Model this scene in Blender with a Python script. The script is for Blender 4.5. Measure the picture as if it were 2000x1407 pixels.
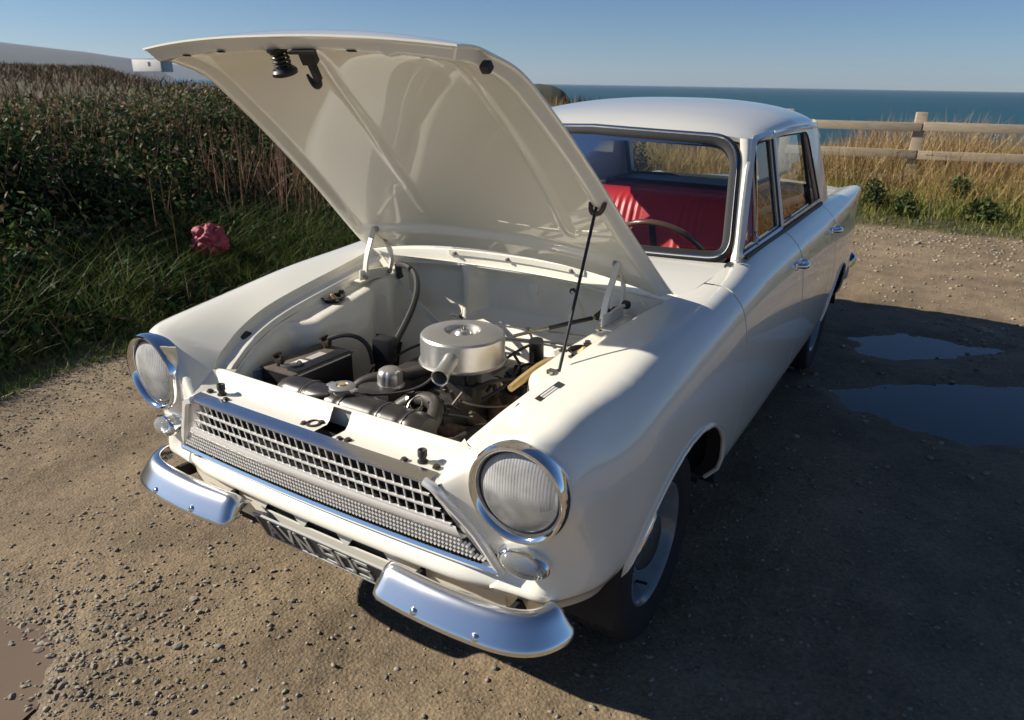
import bpy, bmesh, math, random
import numpy as np
from mathutils import Vector, Matrix

for o in list(bpy.data.objects): bpy.data.objects.remove(o)
rng = np.random.default_rng(7); random.seed(7)
SC = bpy.context.scene
COL = SC.collection
R = math.radians

# ------------------------------------------------------------------ camera
cam_d = bpy.data.cameras.new('camera'); cam_o = bpy.data.objects.new('camera', cam_d); COL.objects.link(cam_o)
def cam_matrix(loc, yaw, pitch, roll):
    f = Vector((-math.sin(yaw)*math.cos(pitch), math.cos(yaw)*math.cos(pitch), -math.sin(pitch)))
    r = Vector((math.cos(yaw), math.sin(yaw), 0)); d = f.cross(r)
    r2 = r*math.cos(roll)+d*math.sin(roll); d2 = -r*math.sin(roll)+d*math.cos(roll)
    m = Matrix((r2, -d2, -f)).transposed().to_4x4(); m.translation = loc
    return m
CAM = (1.2363, -1.6848, 1.5017)
cam_o.matrix_world = cam_matrix(Vector(CAM), 0.53653, 0.37658, -0.0165)
cam_d.sensor_width = 36; cam_d.lens = 36*1402.25/2000
cam_d.shift_x = -0.0060; cam_d.shift_y = 0.0059
cam_d.clip_start = 0.05; cam_d.clip_end = 120000
cam_d.dof.use_dof = True; cam_d.dof.focus_distance = 2.05; cam_d.dof.aperture_fstop = 7.0
SC.camera = cam_o

# ------------------------------------------------------------------ sky and sun
SUN = Vector((-1.45, -0.71, 1.0)).normalized()          # towards the sun
elev = math.asin(SUN.z)
w = bpy.data.worlds.new('World'); SC.world = w; w.use_nodes = True
wn = w.node_tree.nodes; wl = w.node_tree.links
bg = wn['Background']; sky = wn.new('ShaderNodeTexSky'); sky.sky_type = 'NISHITA'
sky.sun_disc = False; sky.sun_elevation = elev
sky.sun_rotation = math.atan2(SUN.x, SUN.y)
sky.air_density = 0.75; sky.dust_density = 0.15; sky.ozone_density = 6.5; sky.altitude = 30
wl.new(sky.outputs[0], bg.inputs[0]); bg.inputs[1].default_value = 0.057
sl = bpy.data.lights.new('sun', 'SUN'); so = bpy.data.objects.new('sun', sl); COL.objects.link(so)
sl.energy = 5.0; sl.angle = R(0.55); sl.color = (1.0, 0.925, 0.81)
so.rotation_euler = SUN.to_track_quat('Z', 'Y').to_euler()
SC.view_settings.view_transform = 'Standard'; SC.view_settings.look = 'None'
SC.view_settings.gamma = 1.0; SC.view_settings.use_curve_mapping = False
SC.view_settings.exposure = 0.52

# ------------------------------------------------------------------ materials
MATS = {}
def mat(name, col, rough=.5, metal=0., coat=0., coat_r=.03, spec=.5, noise=None, bump=None, emis=None):
    """procedural principled material. noise=(scale, amount, dark colour) mottles the colour, bump=(scale, strength, distance)"""
    m = bpy.data.materials.new(name); m.use_nodes = True; MATS[name] = m
    nt = m.node_tree; b = nt.nodes['Principled BSDF']
    b.inputs['Base Color'].default_value = (*col, 1); b.inputs['Roughness'].default_value = rough
    b.inputs['Metallic'].default_value = metal; b.inputs['Coat Weight'].default_value = coat
    b.inputs['Coat Roughness'].default_value = coat_r; b.inputs['Specular IOR Level'].default_value = spec
    tc = nt.nodes.new('ShaderNodeTexCoord')
    if noise:
        n = nt.nodes.new('ShaderNodeTexNoise'); n.inputs['Scale'].default_value = noise[0]; n.inputs['Detail'].default_value = 6
        nt.links.new(tc.outputs['Object'], n.inputs['Vector'])
        rp = nt.nodes.new('ShaderNodeValToRGB'); rp.color_ramp.elements[0].position = .5-noise[1]; rp.color_ramp.elements[1].position = .5+noise[1]
        rp.color_ramp.elements[0].color = (*noise[2], 1); rp.color_ramp.elements[1].color = (*col, 1)
        nt.links.new(n.outputs['Fac'], rp.inputs[0]); nt.links.new(rp.outputs[0], b.inputs['Base Color'])
    if bump:
        n2 = nt.nodes.new('ShaderNodeTexNoise'); n2.inputs['Scale'].default_value = bump[0]; n2.inputs['Detail'].default_value = 4
        nt.links.new(tc.outputs['Object'], n2.inputs['Vector'])
        bp = nt.nodes.new('ShaderNodeBump'); bp.inputs['Strength'].default_value = bump[1]; bp.inputs['Distance'].default_value = bump[2]
        nt.links.new(n2.outputs['Fac'], bp.inputs['Height']); nt.links.new(bp.outputs[0], b.inputs['Normal'])
    return m
PAINT = mat('ivory_paint', (.84, .815, .715), .30, coat=1.0, coat_r=.012, noise=(3.5, .35, (.82, .79, .685)), bump=(9, .03, .004))
PAINT_IN = mat('ivory_paint_inner', (.85, .82, .715), .34, coat=.7, coat_r=.06, noise=(9, .22, (.76, .715, .60)), bump=(14, .12, .004))
BCHROME = mat('bumper_chrome', (.88, .88, .87), .21, 1.0, noise=(9, .35, (.80, .80, .79)), bump=(26, .05, .002))
CHROME = mat('chrome', (.86, .87, .88), .07, 1.0, bump=(30, .03, .001))
ANOD = mat('anodised_trim', (.87, .865, .84), .32, .35, noise=(60, .3, (.78, .77, .74)))
ALU = mat('satin_aluminium', (.88, .88, .87), .20, 1.0, noise=(14, .3, (.78, .78, .77)), bump=(60, .08, .0006))
SILVER = mat('silver_paint', (.55, .54, .52), .34, .75, noise=(12, .35, (.47, .46, .44)))
BLACK = mat('black_plastic', (.018, .019, .021), .42, noise=(20, .3, (.010, .010, .011)))
RUBBER = mat('black_rubber', (.016, .016, .017), .6, noise=(30, .3, (.03, .029, .027)))
TYRE = mat('tyre_rubber', (.010, .010, .011), .8, noise=(18, .35, (.020, .018, .016)))
RADP = mat('radiator_black', (.018, .017, .016), .33, noise=(25, .3, (.042, .037, .032)), bump=(50, .2, .001))
ENGINE = mat('engine_black', (.022, .022, .023), .5, noise=(30, .3, (.05, .045, .04)), bump=(80, .3, .002))
HOSE = mat('hose_rubber', (.030, .027, .024), .5, noise=(40, .3, (.065, .054, .044)))
RUST = mat('rusty_iron', (.16, .10, .065), .85, noise=(70, .25, (.035, .03, .028)), bump=(120, .6, .003))
STEEL = mat('zinc_steel', (.50, .47, .40), .35, 1.0, noise=(60, .3, (.28, .24, .19)))
BRASSY = mat('ochre_metal', (.55, .40, .17), .5, .2, noise=(30, .3, (.38, .26, .10)))
GREASE = mat('dark_bolt', (.07, .055, .04), .5, .5)
WHEELP = mat('wheel_paint', (.13, .17, .19), .28, coat=.8, noise=(14, .3, (.24, .26, .27)))
SEAL = mat('window_seal', (.007, .008, .010), .75)
RED = mat('red_vinyl', (.52, .026, .034), .42, noise=(10, .3, (.45, .022, .028)), bump=(120, .15, .0008))
DARKIN = mat('dark_trim', (.020, .026, .032), .55, noise=(10, .3, (.014, .018, .022)))
HEADL = mat('headlining', (.55, .53, .48), .8, noise=(30, .3, (.5, .48, .43)))
WOOD_RIM = mat('steering_rim', (.16, .085, .035), .25, coat=.8, noise=(12, .3, (.07, .035, .015)))
PLATE_B = mat('plate_black', (.035, .045, .050), .5)
PLATE_S = mat('plate_silver', (.42, .42, .40), .45)
PAPER = mat('label_white', (.75, .74, .70), .55)
UNDER = mat('underseal', (.012, .012, .013), .8)
PIPE_Y = mat('yellowed_tube', (.62, .58, .42), .4)
BLUE_LENS = mat('lens_edge', (.5, .5, .5), .2)

def glass_mat(name, tint=(1, 1, 1), ior=1.5, rough=0.0, refl=1.0):
    m = bpy.data.materials.new(name); m.use_nodes = True; nt = m.node_tree; nt.nodes.clear()
    out = nt.nodes.new('ShaderNodeOutputMaterial'); mix = nt.nodes.new('ShaderNodeMixShader')
    tr = nt.nodes.new('ShaderNodeBsdfTransparent'); tr.inputs[0].default_value = (*tint, 1)
    gl = nt.nodes.new('ShaderNodeBsdfGlossy'); gl.inputs['Roughness'].default_value = rough
    fr = nt.nodes.new('ShaderNodeFresnel'); fr.inputs['IOR'].default_value = ior
    mu = nt.nodes.new('ShaderNodeMath'); mu.operation = 'MULTIPLY'; mu.inputs[1].default_value = refl; mu.use_clamp = True
    nt.links.new(fr.outputs[0], mu.inputs[0]); nt.links.new(mu.outputs[0], mix.inputs[0])
    nt.links.new(tr.outputs[0], mix.inputs[1]); nt.links.new(gl.outputs[0], mix.inputs[2]); nt.links.new(mix.outputs[0], out.inputs[0])
    MATS[name] = m; return m
GLASS = glass_mat('window_glass', (.94, .97, .95), 1.5, 0, 1.1)
LENS = glass_mat('lamp_glass', (.97, .98, .97), 1.5, .03, 1.4)
def add_glare(m, amt):                       # white diffuse in the lamp glass stands in for sun glare off the reflector
    nt = m.node_tree; out = nt.nodes['Material Output']; src = out.inputs[0].links[0].from_socket
    mx = nt.nodes.new('ShaderNodeMixShader'); df = nt.nodes.new('ShaderNodeBsdfDiffuse'); df.inputs[0].default_value = (.8, .8, .78, 1); mx.inputs[0].default_value = amt
    nt.links.new(src, mx.inputs[1]); nt.links.new(df.outputs[0], mx.inputs[2]); nt.links.new(mx.outputs[0], out.inputs[0])
add_glare(LENS, .18)
LENS_H = glass_mat('headlamp_glass', (.97, .98, .97), 1.5, .02, 1.4); add_glare(LENS_H, .3)
def flute_tex(m, zc, per):               # moulded prisms: vertical bars in the upper half of the glass
    nt = m.node_tree; tc = nt.nodes.new('ShaderNodeTexCoord'); sx = nt.nodes.new('ShaderNodeSeparateXYZ'); nt.links.new(tc.outputs['Object'], sx.inputs[0])
    def mth(op, a, b=None):
        n = nt.nodes.new('ShaderNodeMath'); n.operation = op
        for k, v in ((0, a), (1, b)):
            if v is None: continue
            if hasattr(v, 'is_linked') or hasattr(v, 'links'): nt.links.new(v, n.inputs[k])
            else: n.inputs[k].default_value = v
        return n.outputs[0]
    bars = mth('ABSOLUTE', mth('SINE', mth('MULTIPLY', sx.outputs[0], math.pi/per)))
    up = nt.nodes.new('ShaderNodeMapRange'); up.inputs[1].default_value = zc-.012; up.inputs[2].default_value = zc+.012; nt.links.new(sx.outputs[2], up.inputs[0])
    ns = nt.nodes.new('ShaderNodeTexNoise'); ns.inputs['Scale'].default_value = 22; nt.links.new(tc.outputs['Object'], ns.inputs['Vector'])
    v = mth('ADD', mth('MULTIPLY', mth('MULTIPLY', bars, up.outputs[0]), .30), mth('MULTIPLY', ns.outputs['Fac'], .50))
    mx = [n for n in nt.nodes if n.type == 'MIX_SHADER'][-1]; nt.links.new(v, mx.inputs[0])
flute_tex(LENS_H, .728, .0068)
REFL = mat('lamp_reflector', (.95, .95, .94), .16, .85)

# ------------------------------------------------------------------ mesh helpers
def link(o, parent=None):
    COL.objects.link(o)
    if parent is not None: o.parent = parent
    return o
def mesh_obj(name, V, F, m, parent=None, smooth=True, angle=38):
    me = bpy.data.meshes.new(name); me.from_pydata([tuple(map(float, v)) for v in V], [], F); me.materials.append(m)
    if smooth:
        me.shade_smooth()
        if angle: me.set_sharp_from_angle(angle=R(angle))
    me.update()
    return link(bpy.data.objects.new(name, me), parent)
def gfaces(n, m, off=0, cu=False, cv=False, flip=False):
    F = []
    for i in range(n if cu else n-1):
        for j in range(m if cv else m-1):
            a = off+i*m+j; b = off+((i+1) % n)*m+j; c = off+((i+1) % n)*m+(j+1) % m; d = off+i*m+(j+1) % m
            F.append((a, d, c, b) if flip else (a, b, c, d))
    return F
def nspline(P, T=None, closed=False):
    """natural cubic spline through rows of P; returns an evaluator over parameter 0..1 (chord length)"""
    P = np.asarray(P, float); n = len(P)
    if T is None:
        d = np.linalg.norm(np.diff(P.reshape(n, -1), axis=0), axis=1)**.75; d = np.maximum(d, 1e-6)
        T = np.concatenate([[0], np.cumsum(d)]); T = T/T[-1]
    T = np.asarray(T, float); h = np.diff(T); A = np.zeros((n, n)); B = np.zeros_like(P)
    A[0, 0] = A[-1, -1] = 1
    for i in range(1, n-1):
        A[i, i-1] = h[i-1]; A[i, i] = 2*(h[i-1]+h[i]); A[i, i+1] = h[i]
        B[i] = 3*((P[i+1]-P[i])/h[i]-(P[i]-P[i-1])/h[i-1])
    c = np.linalg.solve(A, B.reshape(n, -1)).reshape(P.shape)
    def ev(t):
        t = np.atleast_1d(np.asarray(t, float)); k = np.clip(np.searchsorted(T, t, side='right')-1, 0, n-2)
        dt = (t-T[k]); sh = (-1,)+(1,)*(P.ndim-1); dt = dt.reshape(sh); hk = h[k].reshape(sh)
        b = (P[k+1]-P[k])/hk-hk*(2*c[k]+c[k+1])/3; dd = (c[k+1]-c[k])/(3*hk)
        return P[k]+b*dt+c[k]*dt**2+dd*dt**3
    ev.T = T
    return ev
def spl(P, n): return nspline(P)(np.linspace(0, 1, n))
def resample(P, n):
    P = np.asarray(P, float); d = np.concatenate([[0], np.cumsum(np.linalg.norm(np.diff(P, axis=0), axis=1))])
    t = np.linspace(0, d[-1], n); return np.stack([np.interp(t, d, P[:, k]) for k in range(3)], 1)
def lerp1(x, xs, ys): return np.interp(x, xs, ys)
def sm(a, b, x):
    t = np.clip((np.asarray(x, float)-a)/(b-a), 0, 1); return t*t*(3-2*t)

class MB:
    def __init__(s): s.V = []; s.F = []
    def add(s, V, F, M=None):
        o = len(s.V)
        for v in V:
            v = Vector(tuple(map(float, v)))
            s.V.append(tuple(M @ v) if M is not None else tuple(v))
        s.F += [tuple(i+o for i in f) for f in F]; return s
    def box(s, c, size, M=None, bev=0.0):
        x, y, z = [q/2 for q in size]
        if bev <= 0:
            V = [(sx*x, sy*y, sz*z) for sx in (-1, 1) for sy in (-1, 1) for sz in (-1, 1)]
            F = [(0, 1, 3, 2), (4, 6, 7, 5), (0, 4, 5, 1), (2, 3, 7, 6), (0, 2, 6, 4), (1, 5, 7, 3)]
        else:
            b = min(bev, x*.95, y*.95, z*.95); bm = bmesh.new()
            bmesh.ops.create_cube(bm, size=1.0, matrix=Matrix.Diagonal((2*x, 2*y, 2*z, 1)))
            bmesh.ops.bevel(bm, geom=bm.edges[:], offset=b, segments=2, profile=.6, affect='EDGES')
            bm.verts.index_update(); V = [v.co.copy() for v in bm.verts]; F = [tuple(v.index for v in f.verts) for f in bm.faces]; bm.free()
        T = Matrix.Translation(c) if M is None else Matrix.Translation(c) @ M
        return s.add(V, F, T)
    def tube(s, path, r, n=10, closed=False, caps=True, smooth_n=None, sec=None):
        P = np.asarray(path, float)
        if smooth_n: P = spl(P, smooth_n)
        k = len(P); rr = r if hasattr(r, '__len__') else [r]*k
        if len(rr) != k: rr = np.interp(np.linspace(0, 1, k), np.linspace(0, 1, len(rr)), rr)
        up = None; V = []
        for i in range(k):
            a = P[(i-1) % k] if (closed or i > 0) else P[i]; b = P[(i+1) % k] if (closed or i < k-1) else P[i]
            t = Vector(b-a).normalized()
            if up is None: up = Vector((0, 0, 1)) if abs(t.z) < .9 else Vector((1, 0, 0))
            u = (up-t*up.dot(t)).normalized(); v = t.cross(u); up = u
            if sec is not None:
                for (p, q) in sec: V.append(Vector(P[i])+u*p*rr[i]+v*q*rr[i])
            else:
                for j in range(n):
                    an = 2*math.pi*j/n; V.append(Vector(P[i])+u*math.cos(an)*rr[i]+v*math.sin(an)*rr[i])
        m = len(sec) if sec is not None else n
        F = gfaces(k, m, cu=closed, cv=True)
        if caps and not closed: F += [tuple(range(m-1, -1, -1))[::-1], tuple(range((k-1)*m, k*m))[::-1]]
        return s.add(V, F)
    def lathe(s, prof, c=(0, 0, 0), axis=(0, 0, 1), n=32, cap0=False, cap1=False):
        """prof: (radius, height) pairs along axis"""
        q = Vector((0, 0, 1)).rotation_difference(Vector(axis).normalized()).to_matrix().to_4x4(); M = Matrix.Translation(c) @ q
        V = []
        for (r, h) in prof:
            for j in range(n): a = 2*math.pi*j/n; V.append((r*math.cos(a), r*math.sin(a), h))
        F = gfaces(len(prof), n, cv=True, flip=True)
        if cap0: F.append(tuple(range(n))[::-1])
        if cap1: F.append(tuple(range((len(prof)-1)*n, len(prof)*n)))
        return s.add(V, F, M)
    def cyl(s, a, b, r, n=14, r2=None): return s.tube([a, b], [r, r if r2 is None else r2], n)
    def hexbolt(s, c, axis, r=.008, h=.006):
        s.lathe([(r*1.55, 0), (r*1.55, h*.25), (r, h*.3), (r, h), (0.0005, h*1.02)], c, axis, 6); return s
    def grid(s, G, flip=False, cu=False, cv=False):
        G = np.asarray(G); n, m = G.shape[:2]; return s.add(G.reshape(-1, 3), gfaces(n, m, cu=cu, cv=cv, flip=flip))
    def prism(s, poly, depth, M):
        """polygon in local xy extruded along local z"""
        n = len(poly); V = [(x, y, 0) for x, y in poly]+[(x, y, depth) for x, y in poly]
        F = [tuple(range(n))[::-1], tuple(range(n, 2*n))]+[(i, (i+1) % n, n+(i+1) % n, n+i) for i in range(n)]
        return s.add(V, F, M)
    def build(s, name, m, parent=None, smooth=True, angle=38):
        return mesh_obj(name, s.V, s.F, m, parent, smooth, angle)
def empty(name, loc=(0, 0, 0), parent=None):
    o = bpy.data.objects.new(name, None); o.location = loc; o.empty_display_size = .2; return link(o, parent)
def tag(o, label=None, cat=None, group=None, kind=None):
    for k, v in (('label', label), ('category', cat), ('group', group), ('kind', kind)):
        if v: o[k] = v
    return o
def thick(o, t, offset=-1):
    md = o.modifiers.new('thickness', 'SOLIDIFY'); md.thickness = t; md.offset = offset; return o
# ================================================================== THE CAR
car = empty('car')
tag(car, 'cream white vintage saloon car parked on gravel with its bonnet propped open', 'car')
WZ, WR = .285, .365                       # wheel centre height, front arch radius
STN = []                                  # body section stations, right half: 9 columns bottom -> bonnet/window edge
STN.append([(.505,-.555,.375),(.512,-.568,.430),(.525,-.592,.455),(.540,-.568,.493),(.506,-.590,.565),(.464,-.612,.640),(.418,-.626,.696),(.420,-.600,.716),(.432,-.535,.748)])
STN.append([(.58,-.535,.38),(.590,-.558,.428),(.600,-.580,.456),(.594,-.560,.505),(.578,-.578,.58),(.548,-.588,.68),(.535,-.592,.780),(.513,-.558,.804),(.446,-.500,.775)])
STN.append([(.640,-.505,.385),(.652,-.532,.428),(.664,-.557,.458),(.660,-.556,.53),(.668,-.570,.625),(.668,-.586,.735),(.626,-.586,.820),(.583,-.556,.840),(.456,-.470,.790)])
STN.append([(.680,-.450,.385),(.698,-.470,.428),(.714,-.488,.460),(.713,-.503,.54),(.714,-.524,.632),(.708,-.545,.738),(.670,-.547,.818),(.604,-.522,.850),(.466,-.44,.803)])
STN.append([(.700,-.378,.38),(.722,-.385,.425),(.742,-.390,.465),(.746,-.395,.56),(.745,-.405,.655),(.728,-.420,.758),(.685,-.435,.830),(.617,-.44,.862),(.480,-.39,.822)])
def stn(y, *xz): STN.append([(x, y, z) for x, z in xz])
stn(-.30,(.70,.36),(.740,.40),(.757,.48),(.763,.57),(.763,.67),(.742,.785),(.700,.848),(.632,.874),(.500,.846))
stn(-.15,(.70,.34),(.745,.38),(.765,.47),(.775,.57),(.775,.68),(.748,.815),(.706,.868),(.643,.892),(.517,.872))
stn(0.00,(.70,.33),(.748,.37),(.772,.46),(.783,.57),(.782,.69),(.752,.832),(.714,.883),(.655,.906),(.533,.890))
stn(0.20,(.70,.32),(.750,.36),(.775,.45),(.787,.57),(.785,.70),(.755,.850),(.721,.895),(.668,.918),(.562,.910))
stn(0.45,(.70,.315),(.750,.355),(.777,.45),(.788,.57),(.786,.705),(.757,.866),(.728,.908),(.688,.934),(.612,.936))
stn(0.75,(.70,.315),(.750,.35),(.777,.45),(.788,.57),(.786,.71),(.757,.876),(.731,.919),(.698,.951),(.662,.967))
stn(1.30,(.70,.315),(.750,.35),(.777,.45),(.788,.57),(.786,.71),(.757,.884),(.731,.925),(.698,.956),(.661,.971))
stn(2.10,(.70,.315),(.748,.35),(.775,.45),(.786,.57),(.784,.71),(.755,.891),(.729,.928),(.696,.958),(.658,.973))
stn(2.60,(.70,.32),(.742,.36),(.768,.45),(.778,.57),(.775,.71),(.748,.893),(.723,.926),(.686,.947),(.635,.950))
stn(3.10,(.68,.34),(.720,.38),(.745,.46),(.752,.57),(.749,.72),(.730,.896),(.706,.923),(.668,.931),(.600,.918))
stn(3.48,(.64,.36),(.670,.40),(.690,.48),(.696,.58),(.700,.74),(.704,.894),(.686,.913),(.652,.917),(.570,.896))
STN = np.array(STN)                       # (stations, 9, 3)
_du = np.linalg.norm(np.diff(STN[:, 4], axis=0), axis=1)**.8
_T = np.concatenate([[0], np.cumsum(_du)]); _T /= _T[-1]
EV = nspline(STN, _T)
_ud = np.linspace(0, 1, 4001); _yd = EV(_ud)[:, 4, 1]; _k0 = int(np.searchsorted(_ud, _T[4]))
def u_of_y(y): return np.interp(y, _yd[_k0:], _ud[_k0:])
def section(u, nv, t0=0., t1=1., arch=None):
    """points bottom -> top of the body section at station parameter u; arch=(yc, zc, r) trims the wheel opening"""
    C = EV(u)[0]; T = np.array([0, .08, .20, .35, .50, .68, .79, .90, 1.0])
    S = nspline(C, T); t = np.linspace(0, 1, 241); P = S(t)
    lo = np.interp(t0, [0, 1], [0, 1])
    if arch:
        ins = (P[:, 1]-arch[0])**2+(P[:, 2]-arch[1])**2 < arch[2]**2
        below = P[:, 2] < arch[1]
        ins |= below & (abs(P[:, 1]-arch[0]) < arch[2])
        k = np.where(ins)[0]
        if len(k): lo = max(lo, t[min(k[-1]+1, 230)])
    tt = lo+(t1-lo)*np.linspace(0, 1, nv); return S(tt)
MIR = np.array([-1., 1, 1])
def panel(name, us, nv, mtl, parent, t0=0., t1=1., arch=None, fold=.009, fold_sides=(1, 1), s=1):
    G = np.array([section(u, nv, t0, t1, arch) for u in us])
    rows = list(G)
    ins = np.array([-1., 0, 0])
    if fold_sides[0]: rows.insert(0, G[0]+ins*fold)
    if fold_sides[1]: rows.append(G[-1]+ins*fold)
    Q = np.array(rows)*(MIR if s < 0 else 1)
    o = MB().grid(Q, flip=(s < 0)).build(name, mtl, parent, angle=50)
    return o, G
def arch_y(yc, r, n=22): return yc+r*np.sin(np.linspace(-1, 1, n)*math.pi/2*.999)

T_SILL = .115                              # column parameter where door skins end and the sill begins
for s in (1, -1):
    # ---- front wing: nose corner, then along the wheel arch to the door gap
    us = list(np.linspace(0, _T[4], 26))
    ys = sorted(list(np.linspace(-.385, .446, 16))+list(arch_y(0, WR, 26)))
    us += [float(u_of_y(y)) for y in ys if u_of_y(y) > _T[4]+.002]
    wing, G = panel('front_wing', us, 34, PAINT, car, t0=.0, arch=(0, WZ, WR), fold_sides=(0, 1), s=s)
    # wheel-arch return: a rolled lip and a flange turned inwards
    lipP = np.array([g[0] for g, u in zip(G, us) if (EV(u)[0][3][1] > -WR*.995) and (EV(u)[0][3][1] < WR*.995)])
    lipP = lipP*(MIR if s < 0 else 1)
    MB().tube(lipP, .0075, 8).build('arch_lip', PAINT, wing)
    e0 = G[0]*(MIR if s < 0 else 1); MB().grid(np.array([e0, e0+np.array([-.012*s, .012, 0]), e0+np.array([-.045*s, .045, -.004])])).build('nose_return', PAINT_IN, wing)
    fl = np.array([lipP+np.array([-.006*s, 0, 0]), lipP+np.array([-.05*s, 0, .004])]); MB().grid(fl).build('arch_flange', UNDER, wing)
    # closing the wing's rear lower piece between arch and door is part of the same skin; sill below
    # ---- bonnet gutter along the wing's inner edge
    e = np.array([g[-1] for g in G]); e = e[e[:, 1] < .36]
    gut = np.array([e, e+[-.004, 0, -.020], e+[-.014, .0, -.026], e+[-.040, 0, -.028], e+[-.046, 0, -.030], e+[-.050, 0, -.045]])*(MIR if s < 0 else 1)
    MB().grid(gut).build('bonnet_gutter', PAINT_IN, car, angle=60)
    # ---- doors
    def door(y0, y1, hy, nm):
        us = [float(u_of_y(y)) for y in np.linspace(y0+.0035, y1-.0035, 18)]
        d, G = panel('door', us, 30, PAINT, car, t0=T_SILL, s=s)
        # handle: escutcheon, pull and button
        hp = section(float(u_of_y(hy)), 61)[int(.665*60)]; h = np.array(hp)*(MIR if s < 0 else 1)
        mb = MB(); mb.box(h+[.004*s, 0, 0], (.010, .105, .030), bev=.005)
        mb.tube([h+[.006*s, -.045, .002], h+[.030*s, -.036, .004], h+[.036*s, 0, .004], h+[.032*s, .034, .003]], [.007, .011, .012, .008], 10, smooth_n=10)
        mb.lathe([(.014, 0), (.014, .016), (.010, .020), (.0005, .021)], h+[.008*s, .052, 0], (s, 0, 0), 14)
        mb.build('door_handle', CHROME, d)
        return d
    for yg in (.450, 1.302, 2.122):           # dark strips behind the door gaps, standing in for their shade
        C = section(float(u_of_y(yg)), 40, T_SILL); C = C+np.array([-.010, 0, 0]); MB().grid(np.array([C+np.array([0, -.007, 0]), C+np.array([0, .007, 0])])*(MIR if s < 0 else 1)).build('shut_line_shade', RUBBER, car)
    fd = door(.450, 1.300, 1.215, 'front'); rd = door(1.304, 2.120, 2.03, 'rear')
    # ---- rear quarter
    ys = sorted(list(np.linspace(2.124, 3.47, 18))+list(arch_y(2.489, .335, 24)))
    us = [float(u_of_y(y)) for y in ys]+[1.0]
    q, G = panel('rear_quarter', us, 30, PAINT, car, t0=0, arch=(2.489, WZ, .335), fold_sides=(1, 0), s=s)
    lipP = np.array([g[0] for g, y in zip(G, ys) if 2.16 < y < 2.82])*(MIR if s < 0 else 1)
    MB().tube(lipP, .0065, 8).build('arch_lip', PAINT, q)
    MB().grid(np.array([lipP, lipP+np.array([-.05*s, 0, .004])])).build('arch_flange', UNDER, q)
    # ---- sill under the doors
    us = [float(u_of_y(y)) for y in np.linspace(.370, 2.15, 24)]
    G = np.array([section(u, 12, 0, T_SILL-.004) for u in us]); G[:, :, 0] -= .003
    under = G[:, :1]+np.array([-.10, 0, -.01]); G = np.concatenate([under, G], 1)
    MB().grid(G*(MIR if s < 0 else 1), flip=(s < 0)).build('sill', PAINT, car, angle=60)
    # ---- wheel housings (dark) behind the arches
    for yc, r in ((0, .40), (2.489, .37)):
        a = np.linspace(.02, math.pi-.02, 26); mb = MB()
        G = np.array([[(x, yc+r*math.cos(t), WZ+r*math.sin(t)) for t in a] for x in (.745 if yc == 0 else .735, .42)])
        mb.grid(G*(MIR if s < 0 else 1))
        mb.grid(np.array([[(.42, yc+k*r*math.cos(t), WZ+k*r*math.sin(t)) for t in a] for k in (1, .0)])*(MIR if s < 0 else 1))
        mb.build('wheel_housing', UNDER, car)

# ---- wheels
def make_wheel(y, s):
    c = Vector((.640*s, y, .283)); ax = (s, 0, 0); k = 1
    tyre = MB().lathe([(.170, -.062), (.195, -.070), (.240, -.076), (.270, -.070), (.283, -.052), (.2845, -.03), (.2825, -.028), (.2825, -.022), (.2848, -.020), (.2848, -.004), (.2826, -.002), (.2826, .004), (.2848, .006), (.2848, .020), (.2825, .022), (.2825, .028), (.2845, .03), (.283, .052), (.270, .070), (.245, .077), (.240, .0755), (.215, .074), (.195, .070), (.176, .060)], c, ax, 72)
    wh = tyre.build('wheel', TYRE, car)
    MB().lathe([(.178, .050), (.1825, .058), (.182, .063), (.176, .064), (.171, .058), (.166, .046), (.160, .020), (.152, .008), (.140, .006), (.130, .016), (.118, .024), (.100, .026), (.094, .020), (.088, .016), (.02, .016)], c, ax, 72).build('rim', WHEELP, wh)
    mb = MB(); mb.lathe([(.094, .020), (.096, .030), (.092, .040), (.070, .053), (.045, .060), (.020, .063), (.0005, .0635)], c, ax, 48); mb.build('hub_cap', CHROME, wh)
    vp = c+Vector((.012*s, 0, -.150)); MB().cyl(vp, vp+Vector((.035*s, .0, .004)), .0045, 8).build('valve', BLACK, wh)
    return wh
for y in (0, 2.489):
    for s in (1, -1): make_wheel(y, s)
# ---- underside and floor so no daylight shows under the shell
mb = MB(); mb.box((0, 1.24, .27), (1.36, 1.60, .03)); mb.box((0, -.05, .30), (.80, .98, .02)); mb.box((0, 2.48, .30), (.80, .90, .02)); mb.box((0, 2.9, .36), (1.2, .9, .03)); mb.build('floor_pan', UNDER, car, smooth=False)

# ---- front apron: bright ledge under the grille, valance with slots
def front_y(x): return .014*(np.abs(x)/.5)**2
def xs_front(n, w): return np.linspace(-w, w, n)
prof = [(-.578, .494), (-.590, .492), (-.606, .480), (-.616, .464), (-.617, .452), (-.610, .443), (-.592, .438)]
G = np.array([[(x*(1-.10*max(0, (.49-z))/.1*0), y+front_y(x)+.034*sm(.42, .615, abs(x)), z) for (y, z) in spl([(a, b, 0) for a, b in prof], 15)[:, :2]] for x in xs_front(45, .612)])
apr = MB().grid(G).build('front_apron', PAINT, car, angle=60)
mb = MB(); zt, zb, zs0, zs1 = .439, .352, .426, .398
def vy(x, z): return -.592+front_y(x)+.06*(.44-z)+.014*sm(.44, .545, abs(x))
slots = [(-.222, -.082), (-.067, .073), (.088, .228)]
def vquad(x0, x1, z0, z1, n=6):
    mb.grid(np.array([[(x, vy(x, z), z) for z in np.linspace(z0, z1, 3)] for x in np.linspace(x0, x1, n)]))
vquad(-.545, .545, zs1, zb, 24); vquad(-.545, .545, zt, zs0, 24)
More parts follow.
